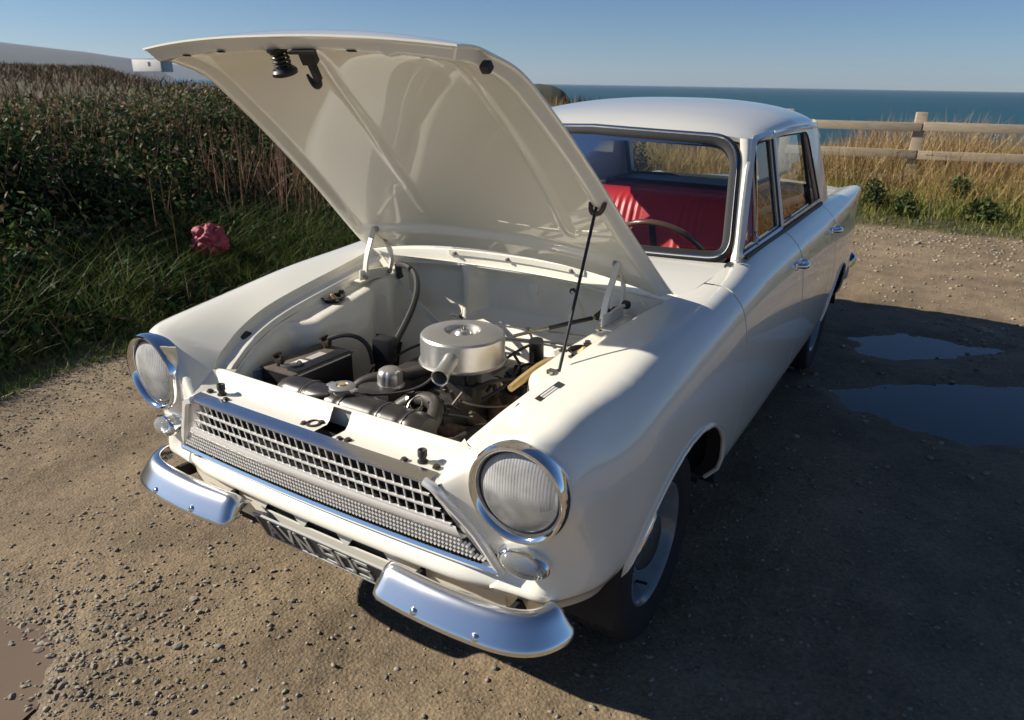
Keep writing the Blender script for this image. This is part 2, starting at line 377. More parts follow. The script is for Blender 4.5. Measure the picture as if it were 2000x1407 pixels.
ed = [-.545]+[q for sl_ in slots for q in sl_]+[.545]
for i in range(0, len(ed), 2): vquad(ed[i], ed[i+1], zs0, zs1)
for (a, b) in slots:                        # turned-in slot edges with chamfered ends
    for z, dz in ((zs0, .0), (zs1, .0)):
        mb.grid(np.array([[(x, vy(x, z)-.001, z), (x, vy(x, z)+.006, z)] for x in (a, b)]))
    for x in (a, b): mb.grid(np.array([[(x, vy(x, z), z), (x, vy(x, z)+.006, z)] for z in (zs0, zs1)]))
    mb.add([(b, vy(b, zs0), zs0), (b-.022, vy(b, zs0), zs0), (b, vy(b, zs1), zs1)], [(0, 1, 2)])
    mb.add([(a, vy(a, zs0), zs0), (a+.022, vy(a, zs0), zs0), (a, vy(a, zs1), zs1)], [(0, 1, 2)])
mb.build('front_valance', PAINT, apr, angle=40)
for (a, b) in slots: MB().box(((a+b)/2, -.574, .412), (b-a+.02, .004, .04)).build('slot_backing', UNDER, apr, smooth=False)

# ---- number plate hanging under the slots
M = Matrix.Translation((.000, -.612, .398)) @ Matrix.Rotation(R(90+22), 4, 'X')
pw, ph = .46, .098
plate = MB().box((0, 0, 0), (pw, ph, .004), bev=.0015)
plate.V = [tuple(M @ Vector((v[0], v[1]-ph/2, v[2]))) for v in plate.V]
plate = plate.build('number_plate', PLATE_B, car)
mb = MB()
for (yy) in (0, -ph): mb.box((0, yy, .002), (pw+.006, .006, .006))
for (xx) in (-pw/2, pw/2): mb.box((xx, -ph/2, .002), (.006, ph, .006))
mb.V = [tuple(M @ Vector(v)) for v in mb.V]; mb.build('plate_rim', PLATE_S, plate)
GLY = {'A': [(0, 0, .5, 1), (.5, 1, 1, 0), (.2, .36, .8, .36)], 'V': [(0, 1, .5, 0), (.5, 0, 1, 1)], 'N': [(0, 0, 0, 1), (0, 1, 1, 0), (1, 0, 1, 1)],
       '9': [(0, .5, 0, 1), (0, 1, 1, 1), (1, 1, 1, 0), (0, .5, 1, .5), (.1, 0, 1, 0)], '0': [(0, 0, 0, 1), (0, 1, 1, 1), (1, 1, 1, 0), (1, 0, 0, 0)],
       '5': [(1, 1, 0, 1), (0, 1, 0, .55), (0, .55, 1, .55), (1, .55, 1, 0), (1, 0, 0, 0)]}
x0 = -pw/2+.030
for ch in 'AVN 905':
    if ch == ' ': x0 += .034; continue
    mb = MB(); cw, chh, tw = .040, .064, .0095
    for (a, b, c_, d) in GLY[ch]:
        p = Vector((x0+a*cw, -ph/2-chh/2+b*chh, .0045)); q = Vector((x0+c_*cw, -ph/2-chh/2+d*chh, .0045))
        dv = q-p; ang = math.atan2(dv.y, dv.x)
        mb.box((p+q)/2, (dv.length+tw, tw, .003), Matrix.Rotation(ang, 4, 'Z'))
    mb.V = [tuple(M @ Vector(v)) for v in mb.V]; mb.build('plate_character', PLATE_S, plate, smooth=False); x0 += .0585

# ---- slam panel: top of the front between grille and radiator
prof = [(-.643, .696), (-.638, .705), (-.628, .7090), (-.612, .7105), (-.585, .7110), (-.566, .7115), (-.556, .717), (-.547, .734), (-.539, .746), (-.531, .748), (-.527, .742), (-.526, .69)]
def slam_z(y): return float(np.interp(y, [p[0] for p in prof[:8]], [p[1] for p in prof[:8]]))
def slam(x, k, bow=1.0):
    y, z = prof[k]; return (x, y+front_y(x)*.9, z+.004*(1-(x/.43)**2)+(.0 if k < 6 else .004)-.006*sm(.40, .44, abs(x)))
wlim = [.412, .416, .424, .432, .438, .442, .446, .446, .446, .446, .446, .446]
mb = MB()
hole = (0.030, .088, -.606, -.562)         # bonnet-catch opening
G = []
for k in range(len(prof)):
    G.append([slam(t*wlim[k], k) for t in np.linspace(-1, 1, 61)])
F = gfaces(len(prof), 61); V = np.array(G).reshape(-1, 3)
F = [f for f in F if not (hole[0] < np.mean([V[i][0] for i in f]) < hole[1] and hole[2] < np.mean([V[i][1] for i in f]) < hole[3]+.02)]
mb.add(V, F); slamp = mb.build('slam_panel', PAINT, car, angle=50)
MB().box((.055, -.58, .665), (.08, .07, .004)).build('catch_tray', RUST, slamp, smooth=False)
for (x, y) in ((-.022, -.592), (.012, -.566), (.108, -.606), (.13, -.60), (-.30, -.606), (.30, -.606), (-.42+.04, -.596), (.42-.04, -.596)):
    MB().hexbolt((x, y+front_y(x), slam_z(y)+.0035), (0, -.05, 1), .0065, .006).build('bolt', GREASE, slamp)
mb = MB(); mb.lathe([(.019, 0), (.019, .003), (.014, .004), (.013, -.004), (.0005, -.005)], (-.002, -.580, .7150), (0, 0, 1), 24); mb.build('catch_hole', GREASE, slamp)
for s in (1, -1):
    mb = MB(); mb.lathe([(.012, 0), (.012, .004), (.0085, .005), (.0085, .014), (.0110, .016), (.0110, .030), (.0095, .032), (.006, .030), (.0005, .027)], (.338*s, -.583, .7120), (0, 0, 1), 20); mb.build('rubber_buffer', RUBBER, slamp)
MB().grid(np.array([[(x, -.622+front_y(x)*.6, z) for z in (.705, .45)] for x in np.linspace(-.43, .43, 9)])+np.array([0, .045, 0])).build('grille_backing', UNDER, car)

# ---- grille
def gy(x, z): return -.604+front_y(x)-.040*(z-.49)/.21
gr = MB(); n = 61
capp = [(-.010, .728, .012), (-.012, .7265, .002), (-.016, .716, -.012), (-.010, .702, -.010), (.004, .697, .0), (.012, .694, 0)]
G = []
for x in np.linspace(-.398, .398, n):
    yb = front_y(x)*.9
    zx = .003*(1-(x/.43)**2); G.append([(x, -.612+yb, .7140+zx), (x, -.628+yb, .7130+zx), (x, -.643+yb, .7100+zx), (x, -.6495+yb, .7070+zx), (x, -.6495+yb, .7045+zx), (x, -.645+yb, .7030+zx), (x, -.630+yb, .7030+zx)])
grille = gr.grid(np.array(G)).build('grille', ALU, car, angle=60)
# trapezoid side trims
for s in (1, -1):
    P = spl([(.386*s, -.640, .707), (.411*s, -.638, .696), (.438*s, -.628, .664), (.487*s, -.606, .60), (.528*s, -.590, .530), (.548*s, -.583, .497)], 24)
    MB().tube(P, 1, sec=[(.010, .0), (.007, .007), (0, .010), (-.007, .007), (-.010, 0), (-.007, -.008), (.007, -.008)]).build('side_trim', ANOD, grille)
    # flat infill between side trim and mesh
    a = spl([(.388*s, -.634, .702), (.44*s, -.620, .656), (.49*s, -.600, .594), (.545*s, -.578, .497)], 12); b = a+np.outer(np.interp(np.linspace(0, 1, 12), [0, .3, .6, 1], [-.020, -.042, -.056, -.030])*s, [1, 0, 0])+np.array([0, .003, 0])
    MB().grid(np.array([a, b])).build('side_infill', ANOD, grille)
# openwork: three rows of cells; half width grows downwards
rows_z = [.7035, .6690, .6345, .6000]
def gw(z): return .368+(.704-z)*.66
bar = None
for k, z in enumerate(rows_z[1:]):
    wv = gw(z); h = .0036 if k < 2 else .005
    mb = MB(); mb.grid(np.array([[(x, gy(x, zz)+dy, zz) for (dy, zz) in ((.003, z+h), (-.002, z+h*.9), (-.0035, z), (-.002, z-h*.9), (.003, z-h))] for x in np.linspace(-wv, wv, 41)])); mb.build('grille_bar', ANOD, grille, angle=60)
pitch = .0246
for i in range(-18, 19):
    x = i*pitch
    zt_ = .7045 if abs(x) < gw(.704) else .704-(abs(x)-gw(.704))/.66
    if zt_ < .612: continue
    mb = MB(); zz = np.linspace(zt_, .5995, 3)
    mb.grid(np.array([[(x+dx*.0021, gy(x, z)+dy, z) for (dx, dy) in ((-1, .0016), (-.9, -.0003), (0, -.0008), (.9, -.0003), (1, .0016))] for z in zz])); mb.build('grille_slat', ANOD, grille, angle=60)
# plain strip, knurled strip, bright bottom moulding
mb = MB(); mb.grid(np.array([[(x*(gw(z)+.012), gy(x*.5, z)+front_y(x*.5)*0+dy, z) for (z, dy) in ((.6010, -.003), (.596, -.006), (.584, -.008), (.574, -.004), (.572, .012))] for x in np.linspace(-1, 1, 41)])); mb.build('plain_strip', ANOD, grille, angle=60)
mb = MB()
for r_ in range(4):
    z = .5645-.0128*r_; wv = .462+.018*r_
    for i in range(int(2*wv/.0105)):
        x = -wv+(i+.5*(r_ % 2))*.0105
        mb.box((x, gy(x, z)+.004, z), (.0062, .012, .0070), Matrix.Rotation(R(35), 4, 'Y'))
kn = mb.build('knurled_strip', ANOD, grille, smooth=False); kn['kind'] = 'stuff'
G = np.array([[(x, gy(x, .5)+.014, z) for z in (.568, .495)] for x in np.linspace(-.53, .53, 21)]); MB().grid(G).build('knurl_backing', DARKIN, grille)
P = np.array([(x, -.604+front_y(x)+.004, .5025) for x in np.linspace(-.545, .545, 41)])
MB().tube(P, 1, sec=[(.010, .0), (.008, .009), (0, .013), (-.008, .009), (-.010, 0), (-.008, -.006), (.008, -.006)]).build('bottom_moulding', CHROME, grille)

# ---- headlights and indicators
for s in (1, -1):
    c = Vector((.598*s, -.600, .728)); ax = Vector((.05*s, -1, -.01)).normalized()
    bez = MB().lathe([(.104, -.035), (.1110, -.012), (.1130, .002), (.1125, .012), (.1090, .0185), (.1040, .0195), (.0990, .0165), (.0955, .010), (.0935, .004), (.0920, .000), (.0905, -.002)], c, ax, 72)
    h = bez.build('headlight', CHROME, car)
    mb = MB(); mb.lathe([(.0940, .000), (.0925, .003), (.0900, .002), (.0895, -.006)], c, ax, 64); mb.build('seal_ring', RUBBER, h)
    lens = MB(); prof_l = [(.0900*math.sin(t), -.001+.022*math.cos(t)**1.0) for t in np.linspace(math.pi/2, 0.01, 14)]
    lens.lathe(prof_l, c, ax, 64); L = lens.build('lens', LENS_H, h, angle=None)
    # fluted inner face of the lens
    mb = MB(); nx = 90; q = Vector((0, 0, 1)).rotation_difference(ax).to_matrix()
    refl = MB().lathe([(.084, -.012), (.080, -.035), (.068, -.060), (.048, -.078), (.022, -.088), (.010, -.090)], c, ax, 48); refl.build('reflector', REFL, h)
    MB().lathe([(.0005, -.040), (.007, -.042), (.009, -.055), (.008, -.09)], c, ax, 16).build('bulb', LENS, h)
    ux = Vector((1, .05*s, 0)).normalized(); uz = ux.cross(Vector((0, 1, 0)))*1.0; uz = Vector((0, 0, 1))
    V = []; F = []; nf = 26
    fl = MB()
    for i in range(nf):
        x = -.078+.156*(i+.5)/nf; hh = math.sqrt(max(0, .082**2-x*x)); z0 = .008+.010*math.cos(x*40) if abs(x) < .055 else -hh*.35
        z1 = hh*.96
        def dep(z): return -.001+.022*math.sqrt(max(0, 1-(x*x+z*z)/.0900**2))-.0022
        pts = [c+ux*x+uz*z+ax*dep(z) for z in np.linspace(z0, z1, 7)]
        fl.tube(pts, .0019, 5, caps=False)
    fl.build('lens_flutes', LENS, h, angle=None)
    # indicator: oval lamp under the headlight
    ci = Vector((.606*s, -.585, .553)); M = Matrix.Translation(ci) @ (Vector((0, 0, 1)).rotation_difference(Vector((.22*s, -1, -.05)).normalized())).to_matrix().to_4x4()
    def oval(prof, nm, m_, par):
        mb = MB(); n_ = 48; V = []
        for (k, hh) in prof:
            for j in range(n_):
                a = 2*math.pi*j/n_; V.append((.057*k*math.cos(a)*1.0, .031*k*math.sin(a), hh))
        # local x should run across the car
        mb.add(V, gfaces(len(prof), n_, cv=True, flip=True), M); return mb.build(nm, m_, par, angle=60)
    ind = oval([(1.0, -.02), (1.04, .002), (1.03, .010), (.97, .013), (.92, .010)], 'indicator_lamp', CHROME, car)
    oval([(.93, .009), (.88, .020), (.70, .028), (.40, .0325), (.02, .034)], 'lens', LENS, ind)
    oval([(.90, .006), (.5, -.010), (.02, -.016)], 'reflector', ALU, ind)
    mb = MB()
    for i in range(15):
        x = -.046+.092*i/14; hz = .026*math.sqrt(max(0, 1-(x/.052)**2))
        mb.tube([M @ Vector((x, z, .010+.020*max(0, 1-(x/.054)**2-(z/.030)**2)**.5)) for z in np.linspace(-hz, hz, 6)], .0016, 5, caps=False)
    mb.build('lens_flutes', LENS, ind, angle=None)

# ---- two-piece chrome bumpers
for s in (1, -1):
    path = spl([(.250*s, -.672, .408), (.400*s, -.681, .408), (.540*s, -.678, .410), (.622*s, -.665, .412), (.672*s, -.637, .414), (.700*s, -.590, .415), (.708*s, -.548, .416)], 44)
    d = np.gradient(path, axis=0); d /= np.linalg.norm(d, axis=1)[:, None]
    nrm = np.stack([d[:, 1], -d[:, 0], 0*d[:, 0]], 1)*s
    arc = np.concatenate([[0], np.cumsum(np.linalg.norm(np.diff(path, axis=0), axis=1))]); Lb = arc[-1]
    sec = np.array([(-.004, -.0500), (.012, -.0500), (.0195, -.0465), (.0210, -.0400), (.0165, -.0290), (.0045, -.0090), (-.0090, .0130), (-.0230, .0330), (-.0360, .0435), (-.0560, .0470)])  # (out, up)
    sec[:, 1] = sec[:, 1]*.70+.008; sec[:, 0] *= .80; sec = nspline(np.c_[sec, np.zeros(10)])(np.linspace(0, 1, 26))[:, :2]
    def endk(a, Lb=Lb):                      # rounded ends
        e = min(a, Lb-a); return math.sqrt(max(0, 1-(1-min(1, e/.034))**2.4))
    G = []
    for i in range(len(path)):
        k = max(.25, endk(arc[i])); ko = endk(arc[i])
        G.append([path[i]+nrm[i]*(o_ if o_ < 0 else o_*1)*1.0*(1 if o_ < 0 else 1)+nrm[i]*(-.030*(1-ko))+np.array([0, 0, u_*k]) for (o_, u_) in sec])
    G = np.array(G); G0 = G[:1]*.0+path[0]+nrm[0]*-.035; 
    b = MB().grid(G, flip=(s < 0)).build('bumper', BCHROME, car, angle=70); thick(b, .004, 1)
    for a in (.24, .52):
        k = int(a*43); p = path[k]+nrm[k]*.0105+np.array([0, 0, -.009])
        MB().lathe([(.0115, -.003), (.0115, .002), (.009, .006), (.004, .0085), (.0005, .009)], p, nrm[k]+np.array([0, 0, .6]), 18).build('bumper_bolt', CHROME, b)
    MB().tube([(.33*s, -.640, .40), (.33*s, -.60, .405), (.33*s, -.50, .40)], 1, sec=[(.022, .006), (.022, -.006), (-.022, -.006), (-.022, .006)]).build('bumper_bracket', UNDER, b)
    MB().tube([(.58*s, -.630, .405), (.58*s, -.58, .405), (.58*s, -.50, .40)], 1, sec=[(.02, .006), (.02, -.006), (-.02, -.006), (-.02, .006)]).build('bumper_bracket', UNDER, b)
# ================================================================== greenhouse
def xs_side(z): return .660-.235*(z-.97)
def yw(x, z): return .600+.84*(z-.955)+.07*(x/.6)**2
def fillet(P, rad, n=7):
    """closed 2D polygon -> rounded polyline"""
    P = np.asarray(P, float); out = []; k = len(P)
    for i in range(k):
        a, b, c = P[i-1], P[i], P[(i+1) % k]; r = rad[i] if hasattr(rad, '__len__') else rad
        if r <= 0: out.append(b); continue
        u = (a-b)/np.linalg.norm(a-b); v = (c-b)/np.linalg.norm(c-b); p, q = b+u*r, b+v*r
        for t in np.linspace(0, 1, n): out.append((1-t)**2*p+2*t*(1-t)*b+t*t*q)
    return np.array(out)
def dens(P, step=.03):
    P = np.asarray(P); out = []
    for a, b in zip(P, np.roll(P, -1, 0)):
        m = max(1, int(np.linalg.norm(b-a)/step))
        for i in range(m): out.append(a+(b-a)*i/m)
    return np.array(out)
# ---- roof
ZC = nspline(np.array([(.93, 1.352), (1.06, 1.382), (1.25, 1.411), (1.55, 1.437), (1.87, 1.446), (2.15, 1.436), (2.35, 1.405), (2.46, 1.372)]), T=[(v-.93)/1.53 for v in (.93, 1.06, 1.25, 1.55, 1.87, 2.15, 2.35, 2.46)])
def zc(y): return ZC(np.clip((y-.93)/1.53, 0, 1))[0][1]
def roof_pt(sv, t):
    xe = np.interp(sv, [0, .08, .5, .85, 1], [.560, .572, .590, .575, .545])
    x = t*xe; y0 = yw(x, 1.352)-.004; y1 = 2.46-.05*t*t; y = y0+(y1-y0)*sv
    ze = np.interp(sv, [0, .1, .45, .8, 1], [1.322, 1.330, 1.346, 1.336, 1.320]); c = zc(.93+1.53*sv)
    return (x, y, ze+(c-ze)*max(0, 1-abs(t)**2.6)**(1/1.75))
tt = np.sin(np.linspace(-1, 1, 49)*math.pi/2); ss = np.concatenate([[0, .008, .02], np.linspace(.04, .96, 30), [.985, 1]])
G = np.array([[roof_pt(a, t) for t in tt] for a in ss])
front = G[:1]+np.array([0, .004, -.014]); rear = G[-1:]+np.array([0, 0, -.02])
G2 = np.concatenate([front, G, rear]); side0 = G2[:, :1]+np.array([.006, 0, -.016]); side1 = G2[:, -1:]+np.array([-.006, 0, -.016])
roof = MB().grid(np.concatenate([side0, G2, side1], 1), flip=True).build('roof', PAINT, car, angle=60)
for s in (1, -1):                             # drip rails
    e = G[2:-3, -1 if s > 0 else 0]+np.array([.004*s, 0, -.010])
    P = np.concatenate([[(.655*s, .668, .970), (.628*s, .760, 1.085), (.598*s, .880, 1.225)], e, e[-1:]+np.array([[.002*s, .10, -.05]])]); P = resample(P, 46)
    P[:, 0] += .004*s
    MB().tube(P, 1, sec=[(.006, .0), (.003, .008), (-.006, .009), (-.008, 0), (-.004, -.006)]).build('drip_rail', PAINT, roof)
hl = np.array([[Vector(roof_pt(a, t))+Vector((0, 0, -.028)) for t in np.linspace(-.96, .96, 25)] for a in np.linspace(.02, .98, 20)])
MB().grid(hl).build('headlining', HEADL, roof)

# ---- windscreen
WP = fillet([(-.645, .952), (0, .950), (.645, .952), (.552, 1.340), (0, 1.357), (-.552, 1.340)], [.085, 0, .085, .105, 0, .105], 11)
WP = dens(WP, .03)
W3 = np.array([(x, yw(x, z), z) for x, z in WP])
nW = np.array([0, -.766, .643])
def inset(P2, d):
    c = P2.mean(0); n = len(P2); out = []
    for i in range(n):
        t = P2[(i+1) % n]-P2[i-1]; t = t/np.linalg.norm(t); nn = np.array([-t[1], t[0]])
        if nn @ (c-P2[i]) < 0: nn = -nn
        out.append(P2[i]+nn*d)
    return np.array(out)
def on_ws(P2, lift): return np.array([(x, yw(x, z), z) for x, z in P2])+nW*lift
mb = MB()
A = on_ws(inset(WP, -.002), .000); B = on_ws(inset(WP, .004), .010); C_ = on_ws(inset(WP, .024), .010); D = on_ws(inset(WP, .034), .002)
E_ = on_ws(inset(WP, .036), -.014)
ws = mb.grid(np.array([A, B, C_, D, E_]), cv=True).build('windscreen', SEAL, car, angle=50)
mb = MB(); a = on_ws(inset(WP, .008), .0095); b = on_ws(inset(WP, .0095), .0140); c2 = on_ws(inset(WP, .0125), .0145); d = on_ws(inset(WP, .0145), .0095)
mb.grid(np.array([a, b, c2, d]), cv=True).build('bright_strip', CHROME, ws, angle=70)
ring = inset(WP, .030); rows = []
zs = np.linspace(ring[:, 1].min()+.0005, ring[:, 1].max()-.0005, 30)
def halfw(z, ring=ring):
    xs = []
    for p, q in zip(ring, np.roll(ring, -1, 0)):
        if (p[1]-z)*(q[1]-z) <= 0 and p[1] != q[1]: xs.append(abs(p[0]+(q[0]-p[0])*(z-p[1])/(q[1]-p[1])))
    return max(xs) if xs else .01
GL = np.array([[(t*halfw(z), yw(t*halfw(z), z)-.0, z) for t in np.linspace(-1, 1, 25)] for z in zs])
MB().grid(GL).build('glass', GLASS, ws, angle=None)
# interior mirror
mb = MB(); mb.box((-.035, 1.035, 1.275), (.17, .018, .05), Matrix.Rotation(R(-8), 4, 'Z'), bev=.008); mirr = mb.build('interior_mirror', SILVER, car)
MB().cyl((-.03, 1.03, 1.29), (-.03, 1.00, 1.345), .006).build('mirror_stem', CHROME, mirr)
MB().box((-.0355, 1.0455, 1.275), (.158, .002, .042), Matrix.Rotation(R(-8), 4, 'Z')).build('mirror_glass', CHROME, mirr)
# sun visors
for s in (1, -1): MB().box((.30*s, 1.06, 1.335), (.42, .12, .016), Matrix.Rotation(R(12), 4, 'X'), bev=.006).build('sun_visor', DARKIN, car)

# ---- cowl between bonnet and windscreen, louvred vent, scuttle face
def cowl_pt(t, v):
    hw = .606+.050*v; x = t*hw; y0 = .372-.075*t*t; y1 = yw(x, .952)+.004; y = y0+(y1-y0)*v
    z0 = .952-.034*abs(t)**2.4; z1 = .957-.004*abs(t)**3
    return (x, y, z0+(z1-z0)*v+.006*math.sin(math.pi*v))
G = np.array([[cowl_pt(t, v) for t in np.linspace(-1, 1, 49)] for v in np.linspace(0, 1, 16)])
f1 = G[:1]+np.array([0, -.004, -.006]); f2 = G[:1]+np.array([0, -.004, -.045]); f3 = G[:1]+np.array([0, -.020, -.052])
sd0 = None
cowl = MB().grid(np.concatenate([f3, f2, f1, G])).build('cowl_panel', PAINT, car, angle=50)
for s in (1, -1):                              # fillet from cowl side up the pillar foot to the wing
    a = np.array([cowl_pt(s, v) for v in np.linspace(0, 1, 12)]); b = np.array([section(float(u_of_y(p[1])), 41)[-1]*(MIR if s < 0 else 1) for p in a])
    b2 = b+np.array([.002*s, 0, -.004]); m_ = (a+b2)/2+np.array([0, 0, .002])
    MB().grid(np.array([a, m_, b2])).build('pillar_foot', PAINT, cowl)
n_sl = 44
mb = MB()
for i in range(n_sl):
    x = -.262+.524*i/(n_sl-1); t = x/.61; p = Vector(cowl_pt(t, .06)); q = Vector(cowl_pt(t, .26))
    mb.tube([p+Vector((0, 0, .0015)), (p+q)/2+Vector((0, 0, .005)), q+Vector((0, 0, .0015))], 1, sec=[(.004, .0), (.0, .0034), (-.003, .0034), (-.003, -.0034), (.0, -.0034)])
ve = mb.build('vent_louvres', PAINT_IN, cowl); 
V = np.array([[cowl_pt(t, v) for t in np.linspace(-.44, .44, 30)] for v in (.03, .29)])+np.array([0, 0, .0012]); MB().grid(V).build('vent_shadow_plate', mat('vent_grey', (.34, .33, .30), .6), cowl)
bp = np.array([cowl_pt(t, .0) for t in np.linspace(-.44, .44, 20)])+np.array([0, -.006, -.010])
MB().tube(bp, 1, sec=[(.008, .004), (.008, -.004), (-.008, -.004), (-.008, .004)]).build('vent_front_bar', PAINT_IN, cowl)
for t in (-.40, -.05, .36):
    p = cowl_pt(t, 0); MB().hexbolt((p[0], p[1]-.011, p[2]-.012), (0, -1, .2), .005, .007).build('bolt', STEEL, cowl)
p = cowl_pt(.0, .12); MB().tube([(p[0]-.01, p[1], p[2]+.006), (p[0], p[1]-.004, p[2]+.018), (p[0]+.012, p[1]-.006, p[2]+.014)], .004, 8).build('washer_jet', STEEL, cowl)

# ---- pillars, window frames and glass
for s in (1, -1):
    S3 = np.array([s, 1., 1.])
    zz = np.linspace(.958, 1.330, 16); a = []; b = []
    for z in zz:
        hw = np.interp(z, [.95, 1.0, 1.27, 1.33], [.640, .632, .566, .545]); a.append((hw, yw(hw, z), z))
        b.append((xs_side(z)+.004, np.interp(z, [.958, 1.33], [.700, 1.012]), z))
    a, b = np.array(a), np.array(b); m1 = a*.62+b*.38+np.array([.010, -.014, 0]); m2 = a*.28+b*.72+np.array([.012, -.004, 0])
    MB().grid(np.array([a, m1, m2, b])*S3, flip=(s < 0)).build('windscreen_pillar', PAINT, car, angle=60)
    def window(poly, rad, nm, frame=.012, fm=PAINT):
        P2 = dens(fillet(poly, rad, 6), .05)          # (y, z)
        P3 = np.array([(xs_side(z), y, z) for y, z in P2])*S3
        w_ = MB().tube(P3, 1, sec=[(frame, .010), (frame, -.012), (-frame, -.012), (-frame, .010)], closed=True).build(nm, fm, car, angle=50)
        ip = inset(P2, frame); P4 = np.array([(xs_side(z)+.0085, y, z) for y, z in ip])*S3
        MB().tube(P4, .0042, 6, closed=True).build('rubber_seal', RUBBER, w_)
        g = np.array([(xs_side(z)-.002, y, z) for y, z in ip])*S3; c = g.mean(0)
        mesh_obj('window_pane', list(g)+[c], [(i, (i+1) % len(g), len(g)) for i in range(len(g))], GLASS, w_, smooth=False)
        return w_
    window([(.705, .972), (.940, .974), (.940, 1.300), (.985, 1.322)], [.02, .01, .012, .03], 'quarter_light', .009) if False else None
    fw = window([(.700, .974), (1.292, .978), (1.292, 1.330), (1.010, 1.322)], [.02, .012, .02, .05], 'front_window')
    # quarter-light division and its catch
    MB().tube(np.array([(xs_side(.975)+.006, .905, .978), (xs_side(1.318)+.006, 1.020, 1.318)])*S3, 1, sec=[(.007, .007), (.007, -.007), (-.007, -.007), (-.007, .007)]).build('quarter_light_bar', CHROME, fw)
    MB().tube(np.array([(xs_side(.99)+.006, .87, .99), (xs_side(1.0)+.02, .885, 1.005), (xs_side(1.02)+.01, .89, 1.03)])*S3, .005, 8).build('quarter_light_catch', CHROME, fw)
    rw = window([(1.318, .979), (2.150, .983), (1.975, 1.322), (1.318, 1.331)], [.012, .03, .07, .015], 'rear_door_window')
    MB().tube(np.array([(xs_side(.98)+.004, 1.93, .982), (xs_side(1.31)+.004, 1.86, 1.315)])*S3, 1, sec=[(.007, .007), (.007, -.007), (-.007, -.007), (-.007, .007)]).build('glass_divider', RUBBER, rw)
    # centre pillar behind the frames, black sill rubbers
    MB().tube(np.array([(xs_side(.97)-.03, 1.305, .96), (xs_side(1.33)-.03, 1.305, 1.335)])*S3, 1, sec=[(.022, .04), (.022, -.04), (-.022, -.04), (-.022, .04)]).build('centre_pillar', DARKIN, car)
    P = np.array([(xs_side(.97)+.012, y, .9725+.002*(y > 1.3)) for y in np.linspace(.72, 2.14, 24)])*S3
    MB().tube(P, 1, sec=[(.006, .008), (.006, -.006), (-.006, -.006), (-.006, .012)]).build('sill_rubber', RUBBER, car)
    # rear roof pillar
    f0 = np.array([(xs_side(z)+.002, np.interp(z, [.97, 1.33], [2.172, 1.990]), z) for z in np.linspace(.966, 1.345, 14)])
    r0 = np.array([(np.interp(z, [.95, 1.35], [.585, .520]), np.interp(z, [.95, 1.35], [2.74, 2.43]), z) for z in np.linspace(.950, 1.350, 14)])
    rows = [f0*(1-k)+r0*k+np.array([.035*math.sin(math.pi*k)**.9, .0, 0]) for k in np.linspace(0, 1, 12)]
    MB().grid(np.array(rows)*S3, flip=(s < 0)).build('rear_pillar', PAINT, car, angle=60)
    MB().grid((np.array(rows)+np.array([-.035, 0, 0]))*S3).build('rear_pillar_lining', HEADL, car)

# ---- rear window, rear deck, boot lid, tail
RP = dens(fillet([(-.545, .0), (.545, .0), (.500, 1.0), (-.500, 1.0)], [.06, .06, .08, .08], 6), .08)
def on_rw(P2, lift=0): return np.array([(x, 2.735-.275*v-.10*(x/.55)**2+lift, .985+.355*v) for x, v in P2])
rwn = MB().tube(on_rw(RP), .014, 8, closed=True).build('rear_window', RUBBER, car)
g = on_rw(RP); mesh_obj('glass', list(g)+[g.mean(0)], [(i, (i+1) % len(g), len(g)) for i in range(len(g))], GLASS, rwn, smooth=False)
def deck(t, v):
    y = 2.70+.76*v; hw = np.interp(y, [2.6, 3.1, 3.48], [.635, .600, .570]); ze = np.interp(y, [2.6, 3.1, 3.48], [.950, .918, .896])
    return (t*hw, y-.10*t*t*(1-v)+.05*(1-t*t)*v, ze+.030*(1-t*t))
G = np.array([[deck(t, v) for t in np.linspace(-1, 1, 21)] for v in np.linspace(0, 1, 16)]); G = np.concatenate([G, G[-1:]+np.array([0, .012, -.02]), G[-1:]+np.array([0, .01, -.40])])
MB().grid(G).build('boot_lid', PAINT, car, angle=50)
MB().box((0, 3.50, .50), (1.34, .04, .28), bev=.015).build('tail_panel', PAINT, car)
rb = MB().box((0, 3.58, .43), (1.42, .06, .11), bev=.03).build('rear_bumper', CHROME, car)
for s in (1, -1):
    MB().tube([(.735*s, 3.15, .43), (.755*s, 3.30, .43), (.74*s, 3.46, .43), (.69*s, 3.57, .43)], 1, smooth_n=12, sec=[(.05, .006), (.02, .018), (-.02, .018), (-.05, .006), (-.05, -.006), (.05, -.006)]).build('bumper_end', CHROME, rb)
    MB().lathe([(.07, -.02), (.07, .01), (.05, .022), (.001, .026)], (.56*s, 3.515, .70), (0, 1, 0), 24).build('tail_lamp', RED, car)

